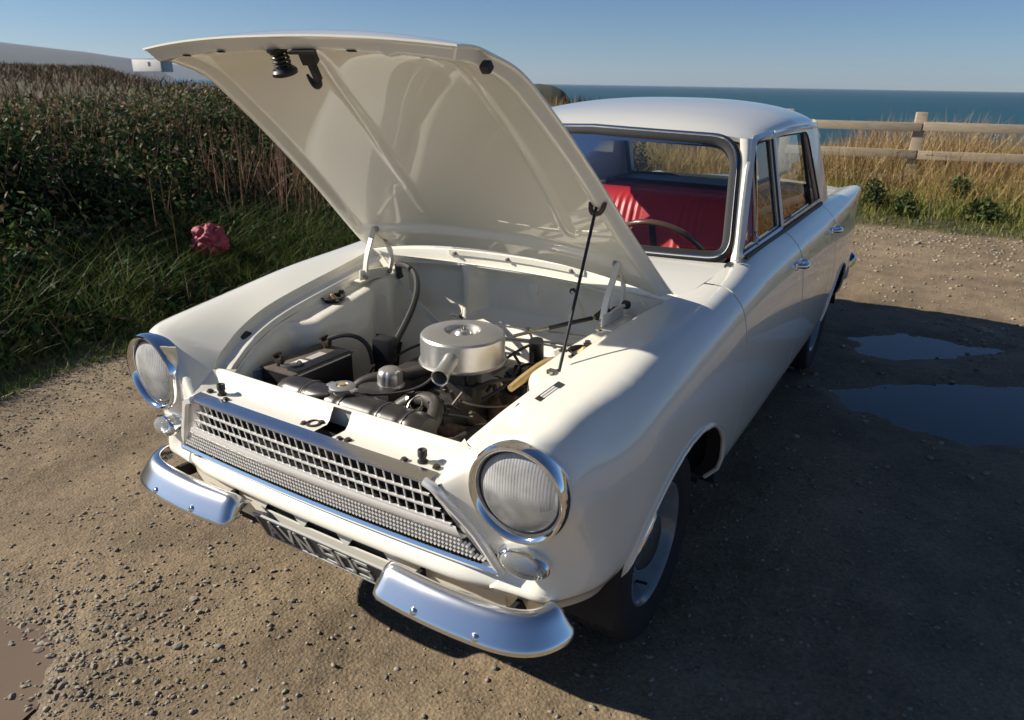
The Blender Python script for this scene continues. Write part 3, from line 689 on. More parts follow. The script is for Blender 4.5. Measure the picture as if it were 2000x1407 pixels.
# ---- interior
mb = MB(); G = []
for t in np.linspace(-1, 1, 21):
    x = t*.60; G.append([(x, yw(x, .955)+.03, .935), (x, yw(x, .955)+.12, .945), (x, yw(x, .955)+.19, .930), (x, yw(x, .955)+.22, .88), (x, yw(x, .955)+.16, .60)])
MB().grid(np.array(G)).build('dashboard', DARKIN, car, angle=50)
for s in (1, -1):
    MB().box((.645*s, 1.40, .68), (.02, 1.55, .56)).build('door_card', DARKIN, car, smooth=False)
def seatback(name, x0, x1, y0, z0, y1, z1, th, pleats):
    n, m = 150, 18; G = []
    for i in range(n+1):
        x = x0+(x1-x0)*i/n; row = []
        e = min(x-x0, x1-x)
        for j in range(m+1):
            v = j/m; y = y0+(y1-y0)*v; z = z0+(z1-z0)*v
            bul = .035*(1-(2*v-1)**4)*(1-max(0, 1-e/.06)**2)
            for (pa, pb) in pleats:
                if pa < x < pb and .05 < v < .93: bul += .011*abs(math.sin((x-pa)/(pb-pa)*math.pi*4))-.005
            k = max(0, (v-.88)/.12)
            row.append((x, y-bul+th*.5*k*k, z-.02*k*k-(.04*max(0, 1-e/.08)**2 if v > .5 else 0)))
        row += [(x, y1+th*.6, z1-.03), (x, y1+th, z1-.08), (x, y0+th*1.3, z0)]
        G.append(row)
    return MB().grid(np.array(G)).build(name, RED, car, angle=70)
st = seatback('front_seat', -.60, .60, 1.50, .48, 1.70, 1.045, .10, [(-.52, -.38), (-.20, -.06), (.12, .26), (.42, .56)])
MB().box((0, 1.28, .47), (1.18, .50, .14), bev=.05).build('seat_cushion', RED, st)
rs = seatback('rear_seat', -.60, .60, 2.22, .50, 2.36, .985, .08, [(-.55, -.42), (-.12, .02), (.30, .44)])
MB().box((0, 2.02, .45), (1.18, .44, .16), bev=.05).build('seat_cushion', RED, rs)
MB().box((0, 2.56, .975), (1.10, .32, .02)).build('parcel_shelf', DARKIN, car, smooth=False)
MB().box((0, 2.42, .72), (1.2, .03, .5)).build('rear_bulkhead', DARKIN, car, smooth=False)
# steering wheel (left-hand drive)
ax = Vector((0, .80, .60)).normalized(); c = Vector((.285, .985, .868)); q = Vector((0, 0, 1)).rotation_difference(ax).to_matrix()
mb = MB(); ring = [c+q @ Vector((.195*math.cos(a), .195*math.sin(a), 0)) for a in np.linspace(0, 2*math.pi, 64, endpoint=False)]
mb.tube(ring, .0115, 10, closed=True); stw = mb.build('steering_wheel', WOOD_RIM, car)
mb = MB()
for a in (R(20), R(160), R(270)): mb.tube([c+ax*-.03, c+q @ Vector((.1*math.cos(a), .1*math.sin(a), -.02)), c+q @ Vector((.19*math.cos(a), .19*math.sin(a), 0))], 1, sec=[(.003, .012), (.003, -.012), (-.003, -.012), (-.003, .012)])
mb.lathe([(.001, .005), (.03, .0), (.045, -.02), (.03, -.05), (.025, -.25)], c, ax, 20); mb.build('spokes', BLACK, stw)
# ================================================================== bonnet, propped open
HE = nspline(np.array([(.586, .290, .935), (.582, .268, .952), (.563, .162, 1.043), (.533, .003, 1.188), (.514, -.126, 1.303), (.498, -.240, 1.399), (.483, -.341, 1.478), (.470, -.415, 1.527), (.458, -.480, 1.549), (.452, -.530, 1.561), (.446, -.580, 1.561)]))
def hood_pt(sv, t, off=0.0):
    e = HE(sv)[0]; d = (HE(min(1, sv+.01))[0]-HE(max(0, sv-.01))[0])[1:]; d /= np.linalg.norm(d); n = np.array([d[1], -d[0]])
    h = np.interp(sv, [0, .5, .85, 1], [.050, .052, .042, .022])*(1-abs(t)**2.3)
    fw = .026*(1-t*t)*sm(.75, 1, sv)
    rw_ = .046*(1-t*t)*sm(.2, 0, sv)
    p = e[1:]+n*(h-off)+d*(fw+rw_*-1*-1)
    return np.array([t*(e[0]-.0), p[0], p[1]])
ns, nt = 72, 65
SS = np.linspace(0, 1, ns); TT = np.sin(np.linspace(-1, 1, nt)*math.pi/2*.98)/math.sin(math.pi/2*.98)
top = np.array([[hood_pt(a, t) for t in TT] for a in SS])
hood = MB().grid(top).build('bonnet', PAINT, car, angle=60); tag(hood, 'open cream bonnet showing its ribbed underside')
# turned rim all round the skin
rimA = np.concatenate([top[:, 0], top[-1, 1:], top[::-1, -1][1:], top[0, ::-1][1:-1]]) 
low = np.array([[hood_pt(a, t, .004) for t in TT] for a in SS])
rimB = np.concatenate([low[:, 0], low[-1, 1:], low[::-1, -1][1:], low[0, ::-1][1:-1]])
MB().grid(np.array([rimA, rimB]), cv=True).build('rim_flange', PAINT, hood, angle=60)
def segd(p, a, b):
    a, b = np.array(a), np.array(b); u = np.clip(((p-a) @ (b-a))/((b-a) @ (b-a)), 0, 1); return np.linalg.norm(p-(a+u*(b-a)))
RIBS = [[(-.02, .985), (-.105, .72), (-.165, .45), (-.195, .22)], [(.285, .975), (.322, .76), (.330, .45), (.322, .22)]]
def under_off(sv, t):
    x = t*HE(sv)[0][0]; e = (1-abs(t))*HE(sv)[0][0]; ln = 1.06
    b = max(1-sm(.040, .062, e), 1-sm(.055, .085, (1-sv)*ln), 1-sm(.135, .165, sv*ln))
    o = .012+.020*b
    r = 1e9
    for rb in RIBS:
        for p, q in zip(rb[:-1], rb[1:]): r = min(r, segd(np.array([x, sv*ln]), (p[0], p[1]*ln), (q[0], q[1]*ln)))
    o += .0065*max(0, 1-r/.019)
    # edge returns to the rim
    edge = min(e, (1-sv)*ln, sv*ln); o *= sm(0, .030, edge)*.88+.12
    return o
ns2, nt2 = 100, 110
S2 = np.concatenate([np.linspace(0, .2, 26)[:-1], np.linspace(.2, .88, 56)[:-1], np.linspace(.88, 1, 26)]); T2 = np.sin(np.linspace(-1, 1, 131)*math.pi/2*.93)/math.sin(math.pi/2*.93)
und = np.array([[hood_pt(a, t, under_off(a, t)) for t in T2] for a in S2])
MB().grid(und, flip=True).build('inner_panel', PAINT, hood, angle=35)
def hpt(x, sv, off=.012):
    e = HE(sv)[0][0]; return Vector(hood_pt(sv, x/e, off))
nU = Vector((0, -.50, -.86))                  # below the front edge, pointing into the bay
# spring and safety catch near the front edge
p = hpt(-.005, .965, .03); ax = Vector((-.02, .30, -.95)).normalized()
mb = MB(); mb.lathe([(.023, 0), (.023, .005), (.018, .008), (.015, .010), (.009, .011), (.009, .040)], p, ax, 24)
mb.lathe([(.009, .038), (.023, .040), (.027, .045), (.026, .052), (.017, .055), (.011, .051), (.008, .042)], p, ax, 28); spr = mb.build('catch_spring', BLACK, hood)
q = Vector((0, 0, 1)).rotation_difference(ax).to_matrix(); mb = MB()
mb.tube([p+q @ Vector((.0165*math.cos(a), .0165*math.sin(a), .006+.036*a/(2*math.pi*4.5))) for a in np.linspace(0, 2*math.pi*4.5, 90)], .0026, 6); mb.build('coil', BLACK, spr)
p = hpt(.078, .972, .028); mb = MB()
M = Matrix((Vector((1, 0, 0)), Vector((0, .8, .55)).normalized(), Vector((0, .45, -.9)).normalized())).transposed().to_4x4(); M.translation = p; M = M @ Matrix.Scale(.78, 4)
mb.prism([(-.045, -.018), (.045, -.018), (.030, .016), (-.020, .016)], .008, M)
mb.prism([(-.020, -.012), (.028, -.012), (.022, .012), (-.012, .012)], .040, M)
mb.prism([(-.008, -.008), (.012, -.008), (.012, .006), (-.008, .006)], .085, M)
mb.tube([M @ Vector((.002, 0, .08)), M @ Vector((-.004, 0, .098)), M @ Vector((-.016, .0, .102)), M @ Vector((-.026, 0, .090)), M @ Vector((-.032, 0, .070))], [.006, .007, .007, .0055, .0025], 8, smooth_n=14)
mb.build('safety_catch', BLACK, hood)
p = hpt(.455, .90, .028); MB().box(p, (.020, .020, .018), Matrix.Rotation(R(40), 4, 'X'), bev=.004).build('bump_stop', RUBBER, hood)
for (x, a) in ((-.30, .975), (-.17, .978), (.20, .975), (.36, .965)): MB().box(hpt(x, a, .0315), (.022, .007, .0015), Matrix.Rotation(R(-15), 4, 'X')).build('drain_slot', UNDER, hood, smooth=False)
# prop rod
sp_ = float(np.interp(1.236, HE(np.linspace(0, 1, 400))[:, 2], np.linspace(0, 1, 400))); pt = hpt(HE(sp_)[0][0]-.035, sp_, .030); base = Vector((.492, -.238, .846))
mb = MB(); mb.cyl(pt+Vector((0, 0, .012)), base, .0041, 10); mb.tube([base+Vector((0, 0, .004)), base+Vector((-.012, .004, -.002)), base+Vector((-.03, .01, -.004))], .0045, 8)
prop = mb.build('prop_rod', BLACK, car)
MB().tube([pt+Vector((.02, 0, .014)), pt+Vector((.012, -.008, -.010)), pt+Vector((-.008, -.008, -.012)), pt+Vector((-.016, 0, .012))], .0065, 8, smooth_n=12).build('prop_grommet', RUST, hood)
MB().lathe([(.010, 0), (.010, .007), (.004, .010), (.0005, .010)], base+Vector((-.028, .008, -.012)), (0, 0, 1), 14).build('prop_pivot', STEEL, prop)
# hinges: base plate, two arms and a bracket on the bonnet, each side
for s in (1, -1):
    x = .452; S3 = np.array([s, 1., 1.])
    def strap(P, wd=.017, th=.004, nm='hinge_arm', par=None, n=14):
        return MB().tube(spl(np.array(P)*S3, n), 1, sec=[(wd/2, th), (wd/2, -th), (-wd/2, -th), (-wd/2, th)]).build(nm, PAINT_IN, par)
    M0 = MB().box((x*s, .165, .872), (.006, .155, .036), Matrix.Rotation(R(-6), 4, 'X'), bev=.006); M0.box(((x+.016)*s, .165, .856), (.036, .15, .005), bev=.002)
    hb = M0.build('bonnet_hinge', PAINT_IN, car)
    strap([(x-.006, .108, .872), (x-.004, .118, .92), (x, .150, .985), (x+.002, .176, 1.030)], par=hb)
    strap([(x-.006, .232, .868), (x-.006, .247, .905), (x-.004, .240, .950), (x, .214, .990), (x+.002, .190, 1.026)], par=hb)
    strap([(x+.002, .176, 1.030), (x+.002, .200, 1.008), (x+.004, .235, .978)], wd=.024, nm='hinge_bracket', par=hb)
    for (yy, zz) in ((.108, .872), (.232, .868), (.178, 1.026), (.222, .985)):
        MB().lathe([(.009, -.006), (.009, .004), (.005, .007), (.0005, .0072)], ((x-.008)*s, yy, zz), (-s, 0, 0), 14).build('hinge_pin', STEEL, hb)
# ================================================================== engine bay
for s in (1, -1):
    S3 = np.array([s, 1., 1.]); G = []
    for y in np.linspace(-.530, .335, 66):
        ex = section(float(u_of_y(max(y, -.42))), 41)[-1] if y > -.40 else None
        gx = np.interp(y, [-.54, -.46, -.40, -.30, -.15, 0, .2, .34], [.432, .458, .478, .500, .517, .533, .562, .590])-.050
        gz = np.interp(y, [-.54, -.46, -.40, -.30, -.15, 0, .2, .34], [.748, .795, .818, .846, .872, .890, .910, .925])-.045
        tw = sm(-.26, -.17, y)*(1-sm(.10, .16, y)*.45)       # strut tower, then the lower shelf behind it
        lx = gx-.012-.070*tw-.03*sm(.12, .2, y); lz = gz-.008*(1-tw)-.020*tw
        bulge = .020*math.exp(-((y+.02)/.10)**2)+.006*math.sin(y*40)*sm(-.1, .1, y)
        wx = lx-.008-bulge*.6
        G.append([(gx, y, gz), (gx-.004, y, gz-.012), (max(lx+.012, lx), y, lz+.001), (lx, y, lz-.004), (lx-.007, y, lz-.014), (wx-.004, y, lz-.035), (wx-bulge, y, lz-.09), (wx-bulge*.9, y, lz-.16), (wx+.008, y, lz-.26), (wx+.02, y, .46), (wx+.0, y, .36)])
    G = np.array(G); H = np.array([nspline(r)(np.linspace(0, 1, 30)) for r in G])
    iw = MB().grid(H*S3).build('inner_wing', PAINT_IN, car, angle=60)
    # strut top: dished hole with an ochre nut, three bolts
    c = Vector((.458*s, -.040, .833))
    MB().lathe([(.040, .001), (.038, .0035), (.033, .0035), (.030, -.004), (.028, -.02), (.0005, -.022)], c, (0, 0, 1), 32).build('strut_top', UNDER, iw)
    MB().lathe([(.018, -.016), (.018, -.004), (.012, .002), (.006, .010), (.0005, .011)], c+Vector((.004*s, .002, 0)), (.1*s, 0, 1), 20).build('strut_nut', BRASSY, iw)
    for a in (R(100), R(220), R(340)):
        MB().hexbolt(c+Vector((.052*math.cos(a), .052*math.sin(a), .001)), (0, 0, 1), .0085, .010).build('bolt', GREASE, iw)
    # rubber stop on the gutter
    MB().box((.472*s, -.385, .792), (.030, .034, .022), Matrix.Rotation(R(20), 4, 'X'), bev=.005).build('rubber_stop', RUBBER, iw)
# details only seen on the left inner wing: blanking grommets
iwL = [o for o in car.children if o.name.startswith('inner_wing')][-1]
for (y, z, r_) in ((-.37, .70, .010), (-.44, .655, .016)):
    MB().lathe([(r_, -.006), (r_, .003), (r_*.6, .005), (.0005, .004)], (-.408 if y > -.4 else -.395, y, z), (1, -.1, 0), 18).build('grommet', RUBBER, iwL)

# ---- bulkhead
def bulk(x, z):
    y = .350-.03*sm(.78, .60, z)-.06*sm(.70, .50, z)-.045*(abs(x)/.5)**2
    def pocket(cx, cz, hx, hz, d, e=.03):
        return d*sm(hx+e, hx-e, abs(x-cx))*sm(hz+e, hz-e, abs(z-cz))
    y += pocket(.10, .800, .255, .085, .050)+pocket(-.335, .790, .125, .10, .045)
    y -= .016*math.exp(-((x+.195)/.020)**2)*sm(.60, .7, z)
    y -= .014*math.exp(-(((x-.06)/.05)**2+((z-.845)/.035)**2))
    return y
G = np.array([[(x, bulk(x, z), z) for x in np.linspace(-.545, .545, 110)] for z in np.linspace(.36, .905, 64)])
bh = MB().grid(G).build('bulkhead', PAINT_IN, car, angle=60)
G = np.array([[(x, bulk(x, .905)+a*(.352-.075*(x/.606)**2-bulk(x, .905)), .905+.002*a) for x in np.linspace(-.545, .545, 40)] for a in (0, 1.0)]); MB().grid(G).build('bulkhead_shelf', PAINT_IN, bh)
for s in (1, -1):                            # pressed seam flanges running down towards the gearbox tunnel
    P = spl([(.505*s, .262, .900), (.470*s, .262, .862), (.425*s, .270, .810), (.365*s, .275, .755), (.30*s, .272, .715), (.22*s, .255, .680)], 30)
    MB().tube(P, 1, sec=[(.012, .002), (.012, -.002), (-.012, -.004), (-.012, .004)]).build('seam_flange', PAINT_IN, bh)
mb = MB(); mb.box((-.497, .262, .85), (.01, .03, .09), bev=.003)
def disc(name, c, ax, r, h, m_, par): return MB().lathe([(r, -h), (r, h*.6), (r*.8, h), (.0005, h*1.02)], c, ax, 22).build(name, m_, par)
disc('grommet', (.435, .230, .868), (-.25, -1, .1), .017, .010, RUBBER, bh)
disc('grommet', (.405, .200, .800), (-.5, -1, .2), .016, .008, BLACK, bh)
disc('grommet', (.250, .306, .885), (0, -1, 0), .010, .006, RUBBER, bh)
disc('blanking_plug', (.060, .385, .845), (0, -1, 0), .022, .004, PAINT_IN, bh)
disc('grommet', (.470, .215, .900), (-.3, -1, .3), .013, .008, RUBBER, bh)
MB().tube([(.250, .300, .885), (.275, .285, .872), (.30, .27, .850), (.315, .262, .82)], .0045, 8, smooth_n=12).build('washer_tube', PIPE_Y, bh)
MB().tube([(.470, .205, .900), (.455, .170, .892), (.445, .13, .870), (.44, .09, .85)], .0055, 8, smooth_n=14).build('washer_tube', PIPE_Y, bh)
MB().box((.452, .215, .835), (.04, .04, .035), Matrix.Rotation(R(25), 4, 'Z'), bev=.005).build('connector_block', BLACK, bh)
# throttle rod with its black boot
mb = MB(); mb.cyl((.385, .252, .842), (.185, .055, .795), .0052, 10); tr = mb.build('throttle_rod', STEEL, car)
MB().tube([(.400, .268, .846), (.382, .250, .842), (.366, .233, .838)], [.018, .020, .009], 12).build('rod_boot', RUBBER, tr)
MB().cyl((.360, .226, .836), (.262, .130, .813), .0072, 10).build('rod_sleeve', BLACK, tr)

# ---- radiator with crimped top tank, cap and overflow
rad = MB(); Lr = .245
def rad_sec(k): return [(-.036*k, -.020), (-.036*k, .012*k), (-.028*k, .030*k), (-.010*k, .040*k), (.012*k, .040*k), (.030*k, .030*k), (.036*k, .010), (.036*k, -.020)]
xsr = np.linspace(-Lr, Lr, 60); G = []
for x in xsr:
    e = (Lr-abs(x)); k = .82+.18*min(1, e/.03)
    for g0 in (-.145, -.02, .105, .185): k -= .085*math.exp(-((x-g0)/.006)**2)
    G.append([(x, -.446+yy*1.25, .699+zz*1.1) for yy, zz in rad_sec(k)])
G = np.array(G); mb = MB().grid(G); n_ = G.shape[1]
mb.add(G[0], [tuple(range(n_))]); mb.add(G[-1], [tuple(range(n_))[::-1]])
rdo = mb.build('radiator', RADP, car, angle=45)
MB().box((0, -.452, .655), (.51, .085, .012), bev=.003).build('tank_seam', RADP, rdo)
MB().box((0, -.452, .50), (.49, .060, .30)).build('radiator_core', ENGINE, rdo, smooth=False)
for x in (-.1485, -.02+.008, .113, .194): MB().tube([(x, -.446+yy*1.26, .699+zz*1.11) for yy, zz in rad_sec(1.0)[1:-1]], .0016, 5, smooth_n=14).build('tank_band', STEEL, rdo)
cap = MB().lathe([(.024, -.014), (.024, 0), (.034, .002), (.035, .007), (.031, .010), (.016, .0115), (.013, .009), (.008, .013), (.0005, .0135)], (-.035, -.442, .751), (0, 0, 1), 32)
cap.box((-.071, -.442, .755), (.022, .022, .006), bev=.002); cap.box((.001, -.442, .755), (.022, .022, .006), bev=.002)
MB.build(cap, 'radiator_cap', SILVER, rdo)
MB().lathe([(.010, .0), (.010, .004), (.0005, .0045)], (-.035, -.442, .7615), (0, 0, 1), 16).build('cap_rivet', BRASSY, rdo)
MB().tube([(-.060, -.470, .735), (-.085, -.488, .733), (-.125, -.500, .728), (-.165, -.508, .720), (-.19, -.512, .70)], .0065, 8, smooth_n=18).build('overflow_pipe', HOSE, rdo)

# ---- battery
bat = MB().box((-.312, -.300, .655), (.130, .235, .150), bev=.006).build('battery', BLACK, car)
MB().box((-.312, -.300, .729), (.136, .241, .008), bev=.003).build('battery_lid', mat('battery_top', (.16, .13, .10), .6, noise=(25, .3, (.06, .05, .04))), bat)
MB().box((-.268, -.295, .7345), (.040, .215, .003), bev=.001).build('battery_cell_strip', BLACK, bat)
MB().box((-.300, -.345, .7340), (.040, .05, .0012), Matrix.Rotation(R(4), 4, 'Z')).build('battery_label', PAPER, bat, smooth=False)
MB().box((-.300, -.275, .7340), (.034, .06, .0012), Matrix.Rotation(R(2), 4, 'Z')).build('battery_label', mat('label_faded', (.45, .42, .38), .6), bat, smooth=False)
MB().tube([(-.245, -.41, .725), (-.245, -.195, .725)], .003, 6).build('battery_edge', PAPER, bat)
for (x, y) in ((-.335, -.385), (-.330, -.205)):
    mb = MB(); mb.lathe([(.011, 0), (.009, .022), (.0005, .022)], (x, y, .733), (0, 0, 1), 14); mb.box((x, y, .750), (.030, .018, .016), bev=.003); mb.box((x-.012, y+.002, .764), (.012, .030, .010), bev=.002); mb.hexbolt((x+.010, y, .757), (0, 0, 1), .005, .007); mb.build('battery_terminal', GREASE, bat)
MB().tube([(-.325, -.200, .760), (-.29, -.175, .772), (-.25, -.15, .765), (-.225, -.135, .735), (-.215, -.13, .68)], .0075, 8, smooth_n=20).build('battery_cable', RUBBER, bat)
mb = MB(); mb.tube([(-.33, -.385, .7355), (-.295, -.385, .7355), (-.275, -.365, .7355), (-.30, -.345, .7355)], .007, 8, smooth_n=14); mb.build('battery_cable', RUBBER, bat)
MB().box((-.393, -.40, .64), (.016, .07, .16), bev=.003).build('battery_strap', mat('clear_grey', (.25, .30, .33), .3), bat)

# ---- regulator box and loom
MB().box((-.190, -.100, .720), (.060, .050, .085), Matrix.Rotation(R(12), 4, 'Z'), bev=.006).build('regulator_box', BLACK, car)
MB().tube([(-.170, -.085, .73), (-.178, -.02, .775), (-.20, .06, .825), (-.255, .15, .868), (-.33, .215, .892), (-.40, .245, .895), (-.43, .26, .885)], .0105, 9, smooth_n=36).build('wiring_loom', RUBBER, car)
MB().tube([(-.43, .265, .888), (-.425, .26, .855), (-.42, .262, .84)], .013, 8, smooth_n=10).build('loom_clip', BLACK, car)
for P in ([(-.17, -.10, .69), (-.15, -.06, .71), (-.10, .02, .73), (-.02, .10, .715), (.02, .14, .69)], [(-.165, -.11, .68), (-.13, -.10, .675), (-.08, -.08, .69), (-.04, .0, .70), (.03, .06, .70)], [(-.18, -.12, .675), (-.16, -.14, .65), (-.12, -.13, .64)], [(-.21, -.13, .67), (-.20, -.18, .64), (-.17, -.21, .60)]):
    MB().tube(P, .0042, 7, smooth_n=22).build('cable', RUBBER, car)

# ---- engine
eng = MB().box((-.01, -.10, .52), (.24, .56, .26), bev=.03)
eng.box((-.055, -.085, .672), (.125, .46, .055), bev=.022)          # rocker cover
eng.box((.10, -.13, .62), (.14, .30, .10), bev=.02)
eng.box((0, .22, .50), (.26, .18, .24), bev=.05)
engo = eng.build('engine', ENGINE, car)
# oil filler cap: pressed dome with dimples
prof = [(.043, 0), (.045, .004), (.041, .008), (.0365, .010), (.0365, .036), (.033, .046), (.024, .053), (.010, .0555), (.0005, .056)]
mb = MB(); V = []; n_ = 60
for (r_, h_) in prof:
    for j in range(n_):
        a = 2*math.pi*j/n_; rr = r_
        if .02 < h_ < .05: rr -= .0045*max(0, math.cos(a*5/1.0))**3*math.exp(-((h_-.040)/.010)**2)
        V.append((-.040+rr*math.cos(a), -.250+rr*math.sin(a), .690+h_))
mb.add(V, gfaces(len(prof), n_, cv=True, flip=True)); mb.build('oil_filler_cap', SILVER, engo, angle=45)
MB().lathe([(.028, 0), (.028, .02), (.034, .02)], (-.040, -.250, .672), (0, 0, 1), 24).build('filler_neck', ENGINE, engo)
# top hose, thermostat elbow, heater hoses
MB().tube([(.190, -.430, .662), (.205, -.395, .680), (.195, -.350, .700), (.165, -.315, .710), (.120, -.300, .705), (.075, -.310, .690), (.045, -.330, .665)], .0215, 14, smooth_n=34).build('top_hose', HOSE, engo)
for p, ax in (((.202, -.405, .675), (.4, .9, .5)), ((.085, -.306, .693), (-1, -.1, -.3))):
    MB().lathe([(.0225, -.006), (.0245, -.005), (.0245, .005), (.0225, .006)], p, ax, 20).build('hose_clip', STEEL, engo)
    MB().box(Vector(p)+Vector((0, -.008, .026)), (.014, .020, .010), bev=.002).build('clip_screw', STEEL, engo)
MB().tube([(-.125, -.330, .62), (-.130, -.300, .675), (-.10, -.262, .700), (-.06, -.225, .705), (0, -.17, .715), (.06, -.11, .725)], .018, 12, smooth_n=30).build('breather_hose', HOSE, engo)
MB().tube([(-.02, .10, .70), (.02, .04, .715), (.06, -.02, .72)], .017, 12, smooth_n=14).build('heater_hose', HOSE, engo)
MB().tube([(.045, -.33, .665), (.03, -.345, .64), (.02, -.35, .60)], .026, 12, smooth_n=10).build('thermostat_housing', RADP, engo)
MB().tube([(-.02, -.40, .722), (.03, -.365, .722), (.08, -.325, .728), (.115, -.285, .745), (.130, -.25, .770)], .0038, 7, smooth_n=24).build('vacuum_pipe', HOSE, engo)
MB().tube([(.13, -.385, .70), (.125, -.36, .725), (.145, -.345, .735), (.16, -.36, .72), (.15, -.385, .70)], .0022, 6, smooth_n=20).build('wire_clip', STEEL, engo)
# exhaust manifold, rusty; dynamo; pulley and fan
for y0 in (-.26, -.15, -.02, .08):
    MB().tube([(.095, y0, .615), (.155, y0-.005, .610), (.200, y0*.6-.06, .585), (.215, -.10, .53), (.215, -.08, .44)], [.024, .024, .023, .027, .025], 12, smooth_n=20).build('exhaust_manifold', RUST, engo)
MB().tube([(.135, -.40, .55), (.17, -.34, .575), (.215, -.29, .580), (.255, -.22, .565), (.27, -.15, .53)], .030, 12, smooth_n=22).build('exhaust_branch', RUST, engo)
MB().tube([(.10, -.42, .60), (.16, -.39, .605), (.21, -.355, .585), (.245, -.33, .545)], [.03, .034, .03, .03], 12, smooth_n=16).build('water_pump_elbow', RUST, engo)
MB().lathe([(.055, -.10), (.058, -.09), (.058, .05), (.062, .056), (.062, .066), (.05, .068), (.066, .074), (.070, .078), (.054, .084), (.070, .090), (.066, .094), (.02, .096), (.0005, .10)], (.255, -.300, .575), (-.1, -1, 0), 30).build('dynamo', ENGINE, engo)
mb = MB()
for k in range(6):
    a = 2*math.pi*k/6; mb.box((.02+.085*math.cos(a), -.385, .52+.085*math.sin(a)), (.13, .006, .045), Matrix.Rotation(-a, 4, 'Y') @ Matrix.Rotation(R(25), 4, 'X'))
mb.build('fan', ENGINE, engo, smooth=False)
# carburettor and linkage clutter
mb = MB(); mb.box((.125, -.135, .700), (.085, .10, .085), bev=.012); mb.lathe([(.035, 0), (.035, .05), (.05, .055)], (.125, -.135, .715), (0, 0, 1), 24); mb.box((.175, -.16, .69), (.05, .05, .05), bev=.01)
mb.lathe([(.016, 0), (.016, .03), (.010, .034)], (.175, -.16, .72), (.3, -.2, 1), 14); mb.build('carburettor', ENGINE, engo)
for i in range(22):
    p = Vector((random.uniform(.09, .24), random.uniform(-.28, -.05), random.uniform(.64, .70))); mb = MB()
    if i % 2: mb.cyl(p, p+Vector((random.uniform(-.03, .03), random.uniform(-.03, .03), random.uniform(.0, .04))), random.uniform(.003, .007), 7).build('linkage_rod', GREASE, engo)
    else: mb.hexbolt(p, (random.uniform(-.5, .5), -.6, 1), .006, .012).build('linkage_bolt', GREASE, engo)
# distributor, leads and coil on the right
mb = MB(); mb.lathe([(.03, 0), (.034, .03), (.036, .05), (.03, .062), (.012, .064), (.012, .08)], (.235, -.02, .655), (.15, 0, 1), 20); mb.box((.285, .02, .70), (.035, .05, .07), bev=.008); mb.cyl((.255, .075, .70), (.262, .055, .795), .022); mb.build('distributor', BLACK, engo)
mb = MB(); mb.cyl((.330, -.02, .66), (.330, -.02, .74), .021); mb.lathe([(.0215, 0), (.012, .012), (.008, .03)], (.33, -.02, .74), (0, 0, 1), 16); mb.build('ignition_coil', BLACK, engo)
for k, P in enumerate([[(.24, -.01, .73), (.27, -.06, .745), (.27, -.13, .72), (.22, -.17, .68)], [(.25, -.0, .73), (.30, -.04, .76), (.345, -.06, .78), (.36, -.04, .79), (.365, -.02, .77)], [(.24, .0, .735), (.20, .03, .75), (.19, .08, .73)], [(.262, .05, .79), (.235, .02, .775), (.21, -.03, .755), (.19, -.06, .74)], [(.25, -.10, .735), (.29, -.10, .715), (.33, -.08, .705), (.345, -.13, .67)], [(.21, -.19, .72), (.25, -.17, .74), (.29, -.11, .735)]]):
    MB().tube(P, .0045, 7, smooth_n=20).build('ignition_lead', RUBBER, engo)
# steering column / heater pieces at right: cream bracket and ochre servo rim
MB().tube([(.335, .10, .66), (.365, .03, .745), (.372, -.06, .785), (.365, -.16, .785), (.355, -.24, .77)], [.012, .016, .017, .014, .010], 8, smooth_n=20).build('master_cylinder_strap', BRASSY, car)
MB().tube([(.31, .12, .70), (.32, .05, .72), (.33, -.02, .725)], .03, 12, smooth_n=10).build('heater_duct', PAINT_IN, car)

# pipes and wires along the bulkhead and inner wings
for P, r_, mt_ in (([(.36, .235, .77), (.25, .262, .755), (.10, .285, .735), (-.05, .285, .725), (-.2, .27, .715)], .0035, STEEL), ([(.35, .215, .745), (.22, .24, .725), (.05, .26, .70), (-.1, .255, .69)], .0045, RUBBER),
    ([(.395, .15, .74), (.375, .02, .70), (.365, -.12, .685), (.36, -.26, .67)], .005, RUBBER),
    ([(.30, -.03, .74), (.26, .04, .765), (.21, .12, .775), (.14, .20, .77)], .004, RUBBER), ([(.06, .05, .74), (-.02, .12, .76), (-.10, .19, .765), (-.18, .24, .75)], .005, HOSE), ([(.19, -.24, .70), (.25, -.26, .705), (.31, -.22, .70), (.34, -.14, .69)], .0035, GREASE), ([(.16, -.36, .69), (.22, -.34, .70), (.28, -.30, .69)], .004, RUBBER)):
    MB().tube(P, r_, 7, smooth_n=26).build('pipe_run', mt_, car)
for p in ((.10, .287, .735), (.37, -.05, .693)): MB().box(p, (.012, .016, .012), bev=.003).build('pipe_clip', STEEL, car)
# ---- air cleaner: silver drum, dished lid, wing nut, snorkel
c = Vector((.128, -.128, .768))
ac = MB().lathe([(.105, -.006), (.121, -.004), (.1245, .0), (.1245, .003), (.1205, .0055), (.1195, .010), (.1195, .066), (.1185, .074), (.114, .0795), (.106, .082), (.088, .0855), (.066, .0875), (.0525, .0880), (.0485, .0850), (.0455, .0775), (.030, .0765), (.024, .0775), (.018, .086), (.012, .088), (.0005, .0885)], c, (0, 0, 1), 72)
aco = ac.build('air_cleaner', SILVER, car, angle=30)
MB().lathe([(.1255, -.002), (.127, .001), (.1255, .004)], c, (0, 0, 1), 72).build('air_cleaner_seam', STEEL, aco)
mb = MB(); mb.lathe([(.004, .085), (.004, .098), (.0005, .0985)], c, (0, 0, 1), 10); mb.box(c+Vector((0, 0, .094)), (.020, .003, .008), Matrix.Rotation(R(30), 4, 'Z'), bev=.001); mb.build('wing_nut', STEEL, aco)
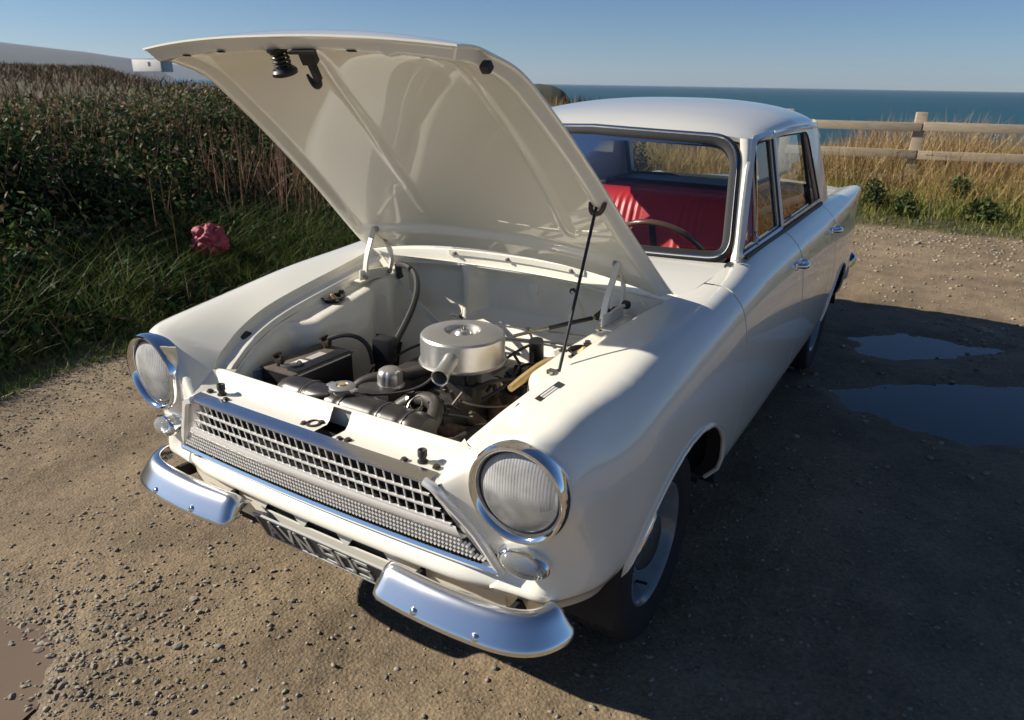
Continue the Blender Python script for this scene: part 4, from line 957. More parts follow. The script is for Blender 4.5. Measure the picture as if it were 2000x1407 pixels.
mb = MB(); d = Vector((.30, -.94, -.17)).normalized(); p0 = c+Vector((.035, -.100, .042)); p1 = p0+d*.105
mb.lathe([(.0215, 0), (.0205, .03), (.0215, .085), (.0235, .103), (.0225, .106), (.0195, .104), (.0185, .085), (.018, .01), (.0005, .009)], p0, d, 30); mb.build('intake_snorkel', SILVER, aco)

# ---- maker's plate on the right wing edge (dark with pale rows)
u_ = Vector((-.035, .105, .025)).normalized(); cpos = Vector((.500, -.335, .8405)); n_ = Vector((-.12, -.22, 1)).normalized(); v_ = n_.cross(u_).normalized()
M = Matrix((u_, v_, n_)).transposed().to_4x4(); M.translation = Vector(cpos)
def on_plate(c, size): 
    mb = MB().box(c, size); mb.V = [tuple(M @ Vector(v)) for v in mb.V]; return mb
def edge_pt(y):
    return section(float(u_of_y(y)), 61)[-5]
pa = Vector(section(float(u_of_y(-.405)), 61)[-3]); pb = Vector(section(float(u_of_y(-.315)), 61)[-3]); pc = Vector(section(float(u_of_y(-.335)), 61)[-3])
u_ = (pb-pa).normalized(); n_ = u_.cross(Vector((-1, 0, .12))).normalized(); n_ = n_ if n_.z > 0 else -n_; v_ = n_.cross(u_).normalized()
M = Matrix((u_, v_, n_)).transposed().to_4x4(); M.translation = (pa+pb)/2+n_*.002
mp = on_plate((0, 0, 0), (.088, .026, .0015)).build('makers_plate', GREASE, car, smooth=False)
for k in range(3): on_plate((-.004, -.007+.007*k, .0012), (.050, .0045, .001)).build('plate_row', PAPER, mp, smooth=False)
on_plate((.032, 0, .0012), (.018, .022, .001)).build('plate_heading', PLATE_B, mp, smooth=False)
# ================================================================== setting
def npmesh(name, V, F, m, parent=None, smooth=False, col=None, uvless=True):
    """fast mesh from arrays; F (n,3) or (n,4); col per vertex (n,3)"""
    V = np.ascontiguousarray(V, np.float32); F = np.ascontiguousarray(F, np.int32); k = F.shape[1]
    me = bpy.data.meshes.new(name); me.vertices.add(len(V)); me.vertices.foreach_set('co', V.ravel())
    me.loops.add(F.size); me.loops.foreach_set('vertex_index', F.ravel()); me.polygons.add(len(F))
    me.polygons.foreach_set('loop_start', np.arange(0, F.size, k, dtype=np.int32))
    me.update(calc_edges=True)
    if col is not None:
        a = me.color_attributes.new('tint', 'FLOAT_COLOR', 'POINT'); c4 = np.ones((len(V), 4), np.float32); c4[:, :3] = col; a.data.foreach_set('color', c4.ravel())
    if smooth: me.shade_smooth()
    me.materials.append(m); return link(bpy.data.objects.new(name, me), parent)
def vnoise(x, y, seed=0):
    xi = np.floor(x).astype(np.int64); yi = np.floor(y).astype(np.int64); fx = x-xi; fy = y-yi; fx = fx*fx*(3-2*fx); fy = fy*fy*(3-2*fy)
    def h(a, b):
        n = (a*374761393+b*668265263+seed*144269) & 0x7fffffff; n = ((n ^ (n >> 13))*1274126177) & 0x7fffffff; return ((n ^ (n >> 16)) & 0xffff)/65535.0
    return (h(xi, yi)*(1-fx)+h(xi+1, yi)*fx)*(1-fy)+(h(xi, yi+1)*(1-fx)+h(xi+1, yi+1)*fx)*fy
def fbm(x, y, seed=0, oct=4):
    v = 0; a = .5
    for o in range(oct): v = v+a*vnoise(x*2**o, y*2**o, seed+o*17); a *= .5
    return v
def in_poly_soft(x, y, P, soft):
    """signed-distance style mask: 1 inside polygon, fading over soft metres outside"""
    P = np.array(P); d = np.full(x.shape, 1e9); ins = np.zeros(x.shape, bool)
    for (x0, y0), (x1, y1) in zip(P, np.roll(P, -1, 0)):
        ex, ey = x1-x0, y1-y0; t = np.clip(((x-x0)*ex+(y-y0)*ey)/(ex*ex+ey*ey), 0, 1)
        d = np.minimum(d, np.hypot(x-x0-t*ex, y-y0-t*ey))
        c = ((y0 > y) != (y1 > y)) & (x < (x1-x0)*(y-y0)/((y1-y0) if y1 != y0 else 1e-9)+x0); ins ^= c
    sd = np.where(ins, -d, d); return np.clip(.5-sd/soft*.5, 0, 1)
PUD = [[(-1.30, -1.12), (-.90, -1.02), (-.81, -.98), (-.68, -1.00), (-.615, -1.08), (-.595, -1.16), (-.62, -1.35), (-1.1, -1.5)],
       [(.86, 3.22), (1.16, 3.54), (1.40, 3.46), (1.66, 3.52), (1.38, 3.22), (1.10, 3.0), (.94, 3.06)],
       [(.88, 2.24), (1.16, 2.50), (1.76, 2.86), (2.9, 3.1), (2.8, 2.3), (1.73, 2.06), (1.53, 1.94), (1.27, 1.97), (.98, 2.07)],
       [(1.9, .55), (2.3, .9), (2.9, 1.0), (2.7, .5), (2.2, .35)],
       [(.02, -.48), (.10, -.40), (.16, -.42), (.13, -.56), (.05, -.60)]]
def gravel_h(x, y):
    h = .018*(fbm(x*.9, y*.9, 1, 3)-.45)+.012*(fbm(x*5, y*5, 2, 3)-.45)+.0085*(fbm(x*24, y*24, 3, 3)-.45)+.004*(vnoise(x*90, y*90, 9)-.5)
    h = h-.014*np.exp(-((x+1.62+.12*np.sin(y*.9))/.15)**2)-.012*np.exp(-((x+.28+.12*np.sin(y*.9+.3))/.17)**2)*sm(-.7, -1.0, y)
    return h
def bank_edge(y): return -2.72-.10*np.sin(y*1.7)-.06*np.sin(y*4.1+1)-.20*sm(.6, 4.0, y)*2.2
def verge_edge(x): return 7.55+.12*np.sin(x*1.3)+.08*np.sin(x*3.7+.5)
def terrain(x, y):
    z = gravel_h(x, y)
    for k, P in enumerate(PUD):
        wob = .22*(fbm(x*6, y*6, 30+k, 5)-.5); z = z-.055*in_poly_soft(x+wob, y+wob*.7, P, .17)*(1 if k < 4 else .7)
    # hedge bank on the left, then a field that climbs slowly
    d = bank_edge(y)-x
    bk = np.interp(d, [0, .15, .5, 1.0, 1.6, 2.3, 3.0, 5], [0, .04, .13, .26, .42, .58, .68, .80])+.019*np.maximum(0, d-4)-.00006*np.maximum(0, d-40)**2
    far = sm(40, 10, np.abs(y-2)) if False else 1
    z = z+bk
    # verge behind the car, then the cliff top falls away to the sea
    dv = y-verge_edge(x); z = z+.10*sm(0, .6, dv)+.10*sm(.6, 2.5, dv)
    dep = (x-CAM[0])*-.511+(y-CAM[1])*.859           # distance along the view
    side = (x-CAM[0])*.859+(y-CAM[1])*.511
    fall = sm(16, 60, dep+0*side)*sm(-.55, -.25, side/np.maximum(dep, 1))
    z = z-fall*(3+.35*np.maximum(0, dep-16))
    z = z-np.maximum(0, np.hypot(x, y)-160)*.25
    return z
ax_ = lambda segs: np.unique(np.concatenate([np.arange(a, b, st) for a, b, st in segs]))
GX = ax_([(-420, -120, 25), (-120, -40, 6), (-40, -12, 1.2), (-12, -4.5, .22), (-4.5, -2.6, .05), (-2.6, 2.4, .0155), (2.4, 5, .06), (5, 14, .5), (14, 60, 4), (60, 421, 30)])
GY = ax_([(-300, -40, 26), (-40, -8, 3), (-8, -2.2, .3), (-2.2, 2.2, .0155), (2.2, 4.4, .026), (4.4, 9, .07), (9, 16, .3), (16, 60, 2.2), (60, 421, 20)])
XX, YY = np.meshgrid(GX, GY, indexing='ij'); ZZ = terrain(XX, YY)
n, m = XX.shape; idx = np.arange(n*m).reshape(n, m)
F = np.stack([idx[:-1, :-1], idx[1:, :-1], idx[1:, 1:], idx[:-1, 1:]], -1).reshape(-1, 4)

def ground_mat():
    mt = bpy.data.materials.new('gravel_track'); mt.use_nodes = True; nt = mt.node_tree; b = nt.nodes['Principled BSDF']; L = nt.links
    tc = nt.nodes.new('ShaderNodeTexCoord')
    def noise(sc, det=6, rough=.6):
        q = nt.nodes.new('ShaderNodeTexNoise'); q.inputs['Scale'].default_value = sc; q.inputs['Detail'].default_value = det; q.inputs['Roughness'].default_value = rough; L.new(tc.outputs['Object'], q.inputs['Vector']); return q
    def ramp(src, stops):
        r = nt.nodes.new('ShaderNodeValToRGB'); e = r.color_ramp.elements
        while len(e) < len(stops): e.new(.5)
        for k, (p, c) in enumerate(stops): e[k].position = p; e[k].color = (*c, 1)
        L.new(src, r.inputs[0]); return r
    big = ramp(noise(.9, 5).outputs['Fac'], [(.30, (.185, .136, .084)), (.5, (.245, .186, .116)), (.72, (.30, .235, .152))])
    fine = ramp(noise(70, 8, .75).outputs['Fac'], [(.30, (.42, .40, .38)), (.5, (.9, .9, .9)), (.70, (1.25, 1.22, 1.18))])
    vo = nt.nodes.new('ShaderNodeTexVoronoi'); vo.inputs['Scale'].default_value = 95; L.new(tc.outputs['Object'], vo.inputs['Vector'])
    peb = ramp(vo.outputs['Color'], [(.2, (.75, .74, .72)), (.8, (1.15, 1.13, 1.1))])
    m1 = nt.nodes.new('ShaderNodeMixRGB'); m1.blend_type = 'MULTIPLY'; m1.inputs[0].default_value = .85; L.new(big.outputs[0], m1.inputs[1]); L.new(fine.outputs[0], m1.inputs[2])
    pat = ramp(noise(3.2, 5, .6).outputs['Fac'], [(.34, (.72, .71, .69)), (.66, (1.18, 1.16, 1.13))]); m0 = nt.nodes.new('ShaderNodeMixRGB'); m0.blend_type = 'MULTIPLY'; m0.inputs[0].default_value = 1.0; L.new(m1.outputs[0], m0.inputs[1]); L.new(pat.outputs[0], m0.inputs[2]); m1 = m0
    m2 = nt.nodes.new('ShaderNodeMixRGB'); m2.blend_type = 'MULTIPLY'; m2.inputs[0].default_value = .6; L.new(m1.outputs[0], m2.inputs[1]); L.new(peb.outputs[0], m2.inputs[2])
    # soil and turf away from the track, chosen by the painted 'tint' attribute (what grows there)
    at = nt.nodes.new('ShaderNodeAttribute'); at.attribute_name = 'tint'; sp = nt.nodes.new('ShaderNodeSeparateColor'); L.new(at.outputs['Color'], sp.inputs[0])
    soil = ramp(noise(6, 6).outputs['Fac'], [(.35, (.030, .032, .014)), (.65, (.085, .075, .030))])
    m3 = nt.nodes.new('ShaderNodeMixRGB'); L.new(sp.outputs[0], m3.inputs[0]); L.new(m2.outputs[0], m3.inputs[1]); L.new(soil.outputs[0], m3.inputs[2])
    # wet earth round the puddles, widened and darkened as painted shade beside the car
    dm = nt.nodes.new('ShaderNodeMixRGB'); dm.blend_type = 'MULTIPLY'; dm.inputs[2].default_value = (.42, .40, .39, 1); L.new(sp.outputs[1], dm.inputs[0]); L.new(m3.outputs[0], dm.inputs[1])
    L.new(dm.outputs[0], b.inputs['Base Color']); b.inputs['Roughness'].default_value = .85
    rr = nt.nodes.new('ShaderNodeMapRange'); rr.inputs[3].default_value = .88; rr.inputs[4].default_value = .45; L.new(sp.outputs[1], rr.inputs[0]); L.new(rr.outputs[0], b.inputs['Roughness'])
    bp = nt.nodes.new('ShaderNodeBump'); bp.inputs['Strength'].default_value = .55; bp.inputs['Distance'].default_value = .005
    ad = nt.nodes.new('ShaderNodeMath'); L.new(noise(160, 6, .7).outputs['Fac'], ad.inputs[0]); L.new(vo.outputs['Distance'], ad.inputs[1]); L.new(ad.outputs[0], bp.inputs['Height']); L.new(bp.outputs[0], b.inputs['Normal'])
    return mt
tint = np.zeros((n*m, 3), np.float32)
turf = np.maximum(sm(-.05, .12, bank_edge(YY)-XX+.1*(fbm(XX*3, YY*3, 5)-.5)), sm(-.05, .15, YY-verge_edge(XX)+.25*(fbm(XX*3, YY*3, 6)-.5)))
damp_shade = np.zeros_like(XX)  # wet puddle margins, spread wide at right to paint the shaded ground darker
for k, P in enumerate(PUD): damp_shade = np.maximum(damp_shade, in_poly_soft(XX+.3*(fbm(XX*2, YY*2, 15)-.5), YY, P, .30 if k in (0, 4) else 1.3))
tint[:, 0] = turf.ravel(); tint[:, 1] = (damp_shade**1.5).ravel()
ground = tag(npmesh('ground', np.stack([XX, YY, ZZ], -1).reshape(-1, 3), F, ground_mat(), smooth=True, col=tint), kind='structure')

# ---- puddles
def water_mat(name, c, rough=.02):
    mt = mat(name, c, rough, spec=.5, noise=(4, .3, tuple(v*.8 for v in c)), bump=(40, .05, .002)); return mt
WATER = water_mat('muddy_water', (.20, .145, .098)); WATER3 = water_mat('silty_water', (.23, .165, .098), .25); WATER2 = water_mat('shaded_water', (.022, .034, .034))  # the shaded one is muddy water with shade put into its colour
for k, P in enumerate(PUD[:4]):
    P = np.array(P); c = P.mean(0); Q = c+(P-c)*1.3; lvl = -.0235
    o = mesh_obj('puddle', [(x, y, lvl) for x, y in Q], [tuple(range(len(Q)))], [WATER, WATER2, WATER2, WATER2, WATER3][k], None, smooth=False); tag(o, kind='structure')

# ---- stones and gravel
def stone_data(seed, sub=1):
    r_ = np.random.default_rng(seed); bm = bmesh.new(); bmesh.ops.create_icosphere(bm, subdivisions=sub, radius=1.0)
    for v in bm.verts:
        k = 1+.55*(r_.random()-.5); v.co = Vector((v.co.x*1.25*k, v.co.y*.9*k, v.co.z*.62*k))
    V = np.array([v.co for v in bm.verts]); F = np.array([[v.index for v in f.verts] for f in bm.faces]); bm.free(); return V, F
STONES = [stone_data(i, 1) for i in range(6)]; PEB = [stone_data(20+i, 1) for i in range(5)]
SV = mat('stone_grey', (.27, .235, .18), .8, noise=(2, .3, (.18, .155, .12)), bump=(150, .3, .002)); SV2 = mat('stone_pale', (.33, .285, .225), .8, noise=(2, .3, (.24, .205, .155)))
def scatter_density(x, y):
    rut = np.exp(-((x+1.62+.12*np.sin(y*.9))/.18)**2)
    """more loose stone round the corner puddle, in the ruts and along the verge"""
    a = np.exp(-(((x+.62)/.42)**2+((y+.95)/.34)**2))*1.0+.9*np.exp(-(((x+.2)/.5)**2+((y+1.15)/.16)**2))
    b = .6*np.exp(-((x-bank_edge(y)-.25)/.25)**2)+.5*sm(5, 7.2, y)
    return np.clip((.16+a+b+.9*sm(.56, .75, fbm(x*1.3, y*1.3, 12, 3)))*(1-.75*rut), 0, 1.4)
def pick(nwant, xr, yr, p=1.0):
    out = []
    while len(out) < nwant:
        x = rng.uniform(*xr, nwant*2); y = rng.uniform(*yr, nwant*2); k = (rng.random(nwant*2)*1.2 < scatter_density(x, y)**p) & (x > bank_edge(y)-.05) & (y < verge_edge(x)+.1)
        for P in PUD: k &= in_poly_soft(x, y, P, .02) < .5
        out += list(zip(x[k], y[k]))
    return np.array(out[:nwant])
def gravel_mesh(name, pts, sizes, m, vary):
    VV, FF, CC = [], [], []; off = 0; z = terrain(pts[:, 0], pts[:, 1])
    for i, (p, sz) in enumerate(zip(pts, sizes)):
        V, F_ = PEB[i % 5]; a = rng.uniform(0, 6.283); c, s = math.cos(a), math.sin(a)
        W = V*sz; W = np.stack([W[:, 0]*c-W[:, 1]*s, W[:, 0]*s+W[:, 1]*c, W[:, 2]], 1); VV.append(W+[p[0], p[1], z[i]+sz*.22]); FF.append(F_+off); off += len(V)
        t = vary[0]+(vary[1]-vary[0])*rng.random(); CC.append(np.tile(np.array([1.0, .86, .66])*t*rng.uniform(.92, 1.08, 3), (len(V), 1)))
    return npmesh(name, np.concatenate(VV), np.concatenate(FF), m, col=np.concatenate(CC))
def tint_mat(name, rough=.85, trans=0.0, spec=.3):
    mt = bpy.data.materials.new(name); mt.use_nodes = True; nt = mt.node_tree; b = nt.nodes['Principled BSDF']
    at = nt.nodes.new('ShaderNodeAttribute'); at.attribute_name = 'tint'; nt.links.new(at.outputs['Color'], b.inputs['Base Color']); b.inputs['Roughness'].default_value = rough; b.inputs['Specular IOR Level'].default_value = spec
    if trans:
        out = nt.nodes['Material Output']; mx = nt.nodes.new('ShaderNodeMixShader'); tl = nt.nodes.new('ShaderNodeBsdfTranslucent'); nt.links.new(at.outputs['Color'], tl.inputs[0]); mx.inputs[0].default_value = trans
        nt.links.new(b.outputs[0], mx.inputs[1]); nt.links.new(tl.outputs[0], mx.inputs[2]); nt.links.new(mx.outputs[0], out.inputs[0])
    return mt
PEBM = tint_mat('pebbles')
near = pick(22000, (-2.8, 2.4), (-1.6, 1.4)); ns_ = .0020+.0062*rng.random(len(near))**4
g1 = gravel_mesh('fine_gravel', near, ns_, PEBM, (.15, .34)); tag(g1, 'loose brown grit and small gravel strewn over the track', 'gravel', kind='stuff')
far_ = pick(5000, (-2.6, 5.5), (1.4, 7.7)); fs_ = .006+.012*rng.random(len(far_))**3
g2 = gravel_mesh('coarse_gravel', far_, fs_, PEBM, (.18, .38)); tag(g2, 'pale loose gravel lying towards the grass verge behind the car', 'gravel', kind='stuff')
me_st = []
for k, (V, F_) in enumerate(STONES):
    me = bpy.data.meshes.new('stone'); me.from_pydata([tuple(map(float, v)) for v in V], [], [tuple(map(int, f)) for f in F_]); me.materials.append(SV if k % 2 else SV2); me_st.append(me)
sp = pick(150, (-2.5, .8), (-1.5, .6), 1.4); sp2 = pick(70, (.3, 4.5), (3.6, 7.5)); cl = np.stack([rng.normal(-.66, .17, 130), rng.normal(-.92, .12, 130)], 1)
for i, p in enumerate(np.concatenate([sp, sp2, cl])):
    if any(in_poly_soft(np.array([p[0]]), np.array([p[1]]), P, .02)[0] > .5 for P in PUD): continue
    if abs(p[0]) < .75 and p[1] > -.62 and i >= 150: continue
    o = link(bpy.data.objects.new('stone', me_st[i % 6]), ground); sz = (.005+.007*rng.random()**2) if i < 150 or i >= 220 else (.014+.024*rng.random()**2)
    o.location = (p[0], p[1], float(terrain(np.array([p[0]]), np.array([p[1]]))[0])+sz*.25); o.scale = (sz, sz, sz*rng.uniform(.7, 1.2)); o.rotation_euler = (rng.uniform(-.3, .3), rng.uniform(-.3, .3), rng.uniform(0, 6.28))

_p0 = np.array(PUD[0]); _c0 = _p0.mean(0)
for i in range(46):                           # stones breaking the edge of the corner puddle
    a_ = _p0[1+i % 5]; b_ = _p0[2+i % 5]; p = a_+(b_-a_)*rng.random()+rng.normal(0, .022, 2); sz = .004+.008*rng.random()**2
    o = link(bpy.data.objects.new('stone', me_st[i % 6]), ground); o.location = (p[0], p[1], -.0235+sz*.1); o.scale = (sz, sz, sz); o.rotation_euler = (rng.uniform(-.3, .3), rng.uniform(-.3, .3), rng.uniform(0, 6.28))
# ---- vegetation
def blades(P, H, W, lean, cols, seg=3, bend=1.0):
    """P (n,3) bases, H heights, W widths, lean (n,2) tip offset; cols (n,3)"""
    n_ = len(P); a = rng.uniform(0, math.pi, n_); ca, sa = np.cos(a), np.sin(a); V = []; C = []
    for k in range(seg+1):
        t = k/seg; wv = W*(1-t)**.7*.5; cx = P[:, 0]+lean[:, 0]*t**(1.6*bend); cy = P[:, 1]+lean[:, 1]*t**(1.6*bend); cz = P[:, 2]+H*(t-.12*t*t*np.hypot(lean[:, 0], lean[:, 1])/np.maximum(H, .01))
        if k < seg:
            V += [np.stack([cx-ca*wv, cy-sa*wv, cz], 1), np.stack([cx+ca*wv, cy+sa*wv, cz], 1)]; C += [cols, cols]
        else: V += [np.stack([cx, cy, cz], 1)]; C += [cols]
    nv = 2*seg+1; VV = np.stack(V, 1).reshape(-1, 3); CC = np.stack(C, 1).reshape(-1, 3); base = np.arange(n_)*nv; FF = []
    for k in range(seg-1):
        i = 2*k; FF += [np.stack([base+i, base+i+1, base+i+3], 1), np.stack([base+i, base+i+3, base+i+2], 1)]
    i = 2*(seg-1); FF.append(np.stack([base+i, base+i+1, base+i+2], 1))
    return VV, np.concatenate(FF), CC
def leaves(P, size, cols, up=.35):
    n_ = len(P); d = rng.normal(size=(n_, 3)); d[:, 2] += up; d /= np.linalg.norm(d, axis=1)[:, None]; e = np.cross(d, rng.normal(size=(n_, 3))); e /= np.linalg.norm(e, axis=1)[:, None]; g = np.cross(d, e)
    s = size[:, None]
    V = np.stack([P-e*s*.9, P+g*s*.42+d*s*.10, P+e*s, P-g*s*.42+d*s*.10], 1).reshape(-1, 3); b = np.arange(n_)*4
    return V, np.concatenate([np.stack([b, b+1, b+2], 1), np.stack([b, b+2, b+3], 1)]), np.repeat(cols, 4, 0)
def palette(n_, cs, w, var=.18):
    cs = np.array(cs); k = rng.choice(len(cs), n_, p=np.array(w)/sum(w)); return cs[k]*rng.uniform(1-var, 1+var, (n_, 1))*rng.uniform(.94, 1.06, (n_, 3))
def stuff(name, parts, m, label, cat):
    off = 0; VV, FF, CC = [], [], []
    for V, F_, C in parts: VV.append(V); FF.append(F_+off); CC.append(C); off += len(V)
    return tag(npmesh(name, np.concatenate(VV), np.concatenate(FF), m, col=np.concatenate(CC)), label, cat, kind='stuff')
LEAF = tint_mat('foliage', .65, .22, .2); GRASSM = tint_mat('grass_blades', .55, .30, .3); DRY = tint_mat('dry_stems', .7, .12, .2)
GREENS = [(.026, .050, .020), (.040, .075, .024), (.060, .098, .030), (.10, .12, .035), (.13, .085, .034), (.17, .12, .06)]
# hedge: a thick bramble mass on the bank
def hedge_top(x, y):
    d = bank_edge(y)-x
    T = np.interp(d, [0, .15, .5, 1.0, 1.6, 2.3, 3.0, 4.2, 6], [0, .10, .27, .54, .90, 1.24, 1.34, 1.25, 1.05]); B = np.interp(d, [0, .15, .5, 1.0, 1.6, 2.3, 3.0, 5], [0, .04, .13, .26, .42, .58, .68, .80])
    return T-B+.42*(fbm(x*1.1+3, y*1.1, 41, 3)-.47)*sm(.2, 1, d)
nH = 135000
hx = bank_edge(np.zeros(nH))*0; hy = rng.uniform(-2.4, 8.2, nH); dd = rng.random(nH)**1.1*4.6+.10; hx = bank_edge(hy)-dd
ht = hedge_top(hx, hy); keep = ht > .06; hx, hy, ht, dd = hx[keep], hy[keep], ht[keep], dd[keep]
fz = 1-rng.random(len(hx))**1.7*.85; z0 = terrain(hx, hy)
clump = fbm(hx*2.6, hy*2.6+z0*2, 44, 3); ok = clump+.12*rng.random(len(hx)) > .41
hx, hy, ht, fz, z0, dd, clump = [q[ok] for q in (hx, hy, ht, fz, z0, dd, clump)]
P = np.stack([hx, hy, z0+ht*fz+rng.normal(0, .02, len(hx))], 1); top_ = sm(.75, 1.0, fz)
w_ = rng.random(len(hx)); cols = palette(len(hx), GREENS, [5, 5, 4, 2, .7, .4]); brown = (rng.random(len(hx)) < .03+.32*top_*sm(.7, 2.4, dd)); cols[brown] = palette(brown.sum(), [(.20, .115, .062), (.27, .17, .09), (.15, .08, .055), (.17, .16, .045), (.24, .15, .12)], [3, 2, 2, 1.2, 1.5])
stuff('hedge_foliage', [leaves(P, rng.uniform(.018, .036, len(P))*np.clip(1.35-.15*dd, .85, 1.35), cols*(.55+1.3*fbm(hx*1.4+8, hy*1.4, 47, 2))[:, None])], LEAF, 'dense dark bramble hedge on the bank left of the car', 'hedge')
# dark woody core so that the hedge is not see-through
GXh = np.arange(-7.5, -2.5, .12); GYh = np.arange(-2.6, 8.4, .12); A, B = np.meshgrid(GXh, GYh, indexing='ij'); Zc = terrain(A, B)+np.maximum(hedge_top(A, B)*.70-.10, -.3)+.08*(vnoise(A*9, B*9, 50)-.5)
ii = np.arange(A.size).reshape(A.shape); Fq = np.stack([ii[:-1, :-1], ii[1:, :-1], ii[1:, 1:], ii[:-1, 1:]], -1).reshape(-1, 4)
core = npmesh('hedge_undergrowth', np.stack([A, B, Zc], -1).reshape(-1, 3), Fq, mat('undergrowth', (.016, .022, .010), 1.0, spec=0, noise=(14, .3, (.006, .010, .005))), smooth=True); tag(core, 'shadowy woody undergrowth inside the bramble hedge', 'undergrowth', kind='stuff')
# dry stems standing out of the hedge, thickest behind the open bonnet
def stems(n_, cx, sx, cy, sy, h0, h1, cs, wd=.004, lean=.14):
    x = rng.normal(cx, sx, n_); y = rng.normal(cy, sy, n_); x = np.minimum(x, bank_edge(y)-.12); z = terrain(x, y)
    H = rng.uniform(h0, h1, n_); return blades(np.stack([x, y, z], 1), H, np.full(n_, wd)*rng.uniform(.7, 1.6, n_), rng.normal(0, lean, (n_, 2)), palette(n_, cs, [1]*len(cs)), 3)
DRYC = [(.26, .155, .095), (.34, .225, .14), (.20, .115, .075), (.30, .17, .12)]
parts = [stems(280, -4.05, .24, 2.95, .45, .40, 1.0, DRYC, .006, .17), stems(70, -3.6, .5, 1.0, 1.6, .3, .6, DRYC, .004, .25), stems(700, -5.4, .8, 2.0, 2.4, .6, .95, DRYC, .006, .2), stems(50, -3.1, .2, .6, 1.3, .2, .4, DRYC, .003, .25)]
stuff('dry_stalks', parts, DRY, 'pale dry stalks standing up through the bramble hedge', 'stalks')
# tall grass at the foot of the hedge
def grass(n_, xf, yf, h, wd, cs, ws, lean=.10, seg=3):
    x, y = xf, yf; z = terrain(x, y)-.005; H = h*rng.uniform(.55, 1.25, n_); return blades(np.stack([x, y, z], 1), H, wd*rng.uniform(.6, 1.3, n_), rng.normal(0, 1, (n_, 2))*lean*(H/h.mean() if hasattr(h, 'mean') else H/h)[:, None], palette(n_, cs, ws), seg)
GR = [(.045, .085, .024), (.070, .125, .030), (.12, .165, .04), (.19, .20, .06)]
nG = 24000; y = rng.uniform(-1.9, 6.5, nG); x = bank_edge(y)+.12-rng.random(nG)**1.2*1.25; tuft = fbm(x*4, y*4, 61, 2)
parts = [grass(nG, x, y, np.full(nG, .07)+.26*sm(.0, .55, bank_edge(y)-x)*(.5+tuft), .007, GR, [3, 4, 4, 1.5], .15)]
n2 = 5200; y = rng.uniform(1.6, 4.5, n2); x = bank_edge(y)+.05-rng.random(n2)*.9; parts.append(grass(n2, x, y, np.full(n2, .24), .006, [(.06, .10, .02), (.10, .14, .03), (.16, .16, .045)], [2, 3, 2], .12))
stuff('bank_grass', parts, GRASSM, 'long green grass at the foot of the bramble hedge', 'grass')
# heath beyond the hedge
nF = 26000; r_ = 5+75*rng.random(nF)**1.7; a = rng.uniform(R(22), R(80), nF); x = CAM[0]-r_*np.sin(a); y = CAM[1]+r_*np.cos(a); ok = bank_edge(y)-x > 2.4; x, y, r_ = x[ok], y[ok], r_[ok]
sc = np.clip(r_/9, .7, 6); z = terrain(x, y); hh = (.12+.14*fbm(x*.35, y*.35, 70, 3))*np.clip(sc, .8, 1.8)
fd_ = palette(len(x), [(.105, .070, .045), (.15, .095, .055), (.075, .062, .034), (.19, .125, .062), (.055, .055, .026)], [3, 3, 3, 2, 2])
stuff('heath', [blades(np.stack([x, y, z], 1), hh*rng.uniform(.6, 1.3, len(x)), .012*sc*rng.uniform(.7, 1.6, len(x)), rng.normal(0, .10, (len(x), 2))*sc[:, None]**.5, fd_, 2)], DRY, 'brown heath and bracken stretching away beyond the hedge', 'heath')
# verge behind the car: short green turf, long yellow grass towards the fence, dark tufts
nV = 30000; x = rng.uniform(-7.5, 6.5, nV); y = verge_edge(x)+.05+rng.random(nV)**.9*1.9; dv = y-verge_edge(x); t_ = fbm(x*1.6, y*1.6, 81, 3)
hv = .05+.30*sm(.1, 1.0, dv)*(.4+1.1*t_)+.18*sm(.9, 1.8, dv); mixg = sm(.5, 1.5, dv+.8*(t_-.5))
c1 = palette(nV, [(.14, .175, .040), (.21, .225, .055), (.29, .265, .075), (.07, .10, .028)], [3, 3, 3, 1.6]); c2 = palette(nV, [(.38, .28, .11), (.45, .33, .14), (.30, .20, .085), (.26, .23, .07)], [3, 2, 2, 2]); c_ = np.where((rng.random(nV) < mixg)[:, None], c2, c1)
parts = [grass(nV, x, y, hv, .011, [(1, 1, 1)], [1], .10)]; parts[0] = (parts[0][0], parts[0][1], np.repeat(c_, 7, 0))
n3 = 26000; x = rng.uniform(-9, 8.5, n3); s_ = rng.random(n3); y = 8.85+.172*x+rng.random(n3)*3.2; t_ = fbm(x*.9, y*.9, 83, 3)
hg = (.42+.55*t_+.20*sm(10, 12, y))*(.55+.45*sm(-1.2, .2, x)); c3 = palette(n3, [(.38, .26, .11), (.45, .32, .15), (.28, .17, .08), (.50, .38, .19), (.19, .14, .06)], [3, 3, 2, 1.5, 1])
parts.append(grass(n3, x, y, hg, .013, [(1, 1, 1)], [1], .16)); parts[-1] = (parts[-1][0], parts[-1][1], np.repeat(c3, 7, 0))
stuff('verge_grass', parts, GRASSM, 'long yellow and green grass along the verge by the wooden fence', 'grass')
def bush(c, r_, n_, cs, label):
    u = rng.normal(size=(n_, 3)); u /= np.linalg.norm(u, axis=1)[:, None]; u *= (rng.random(n_)**.4)[:, None]; lump = 1+.35*np.sin(u[:, 0]*5+c[0])*np.cos(u[:, 1]*6)
    P = np.array(c)+u*np.array(r_)*lump[:, None]; z = terrain(P[:, 0], P[:, 1]); P[:, 2] = np.maximum(P[:, 2], 0)+z
    V, F_, C = leaves(P, rng.uniform(.02, .045, n_), palette(n_, cs, [1]*len(cs))); o = npmesh('bush', V, F_, LEAF, col=C); tag(o, label, 'bush', 'dark bushes in the verge grass'); return o
DG = [(.030, .055, .020), (.045, .075, .026), (.075, .10, .03), (.11, .12, .04)]
bush((.36, 8.30, .16), (.13, .15, .20), 450, DG, 'dark green bush just right of the car tail fin')
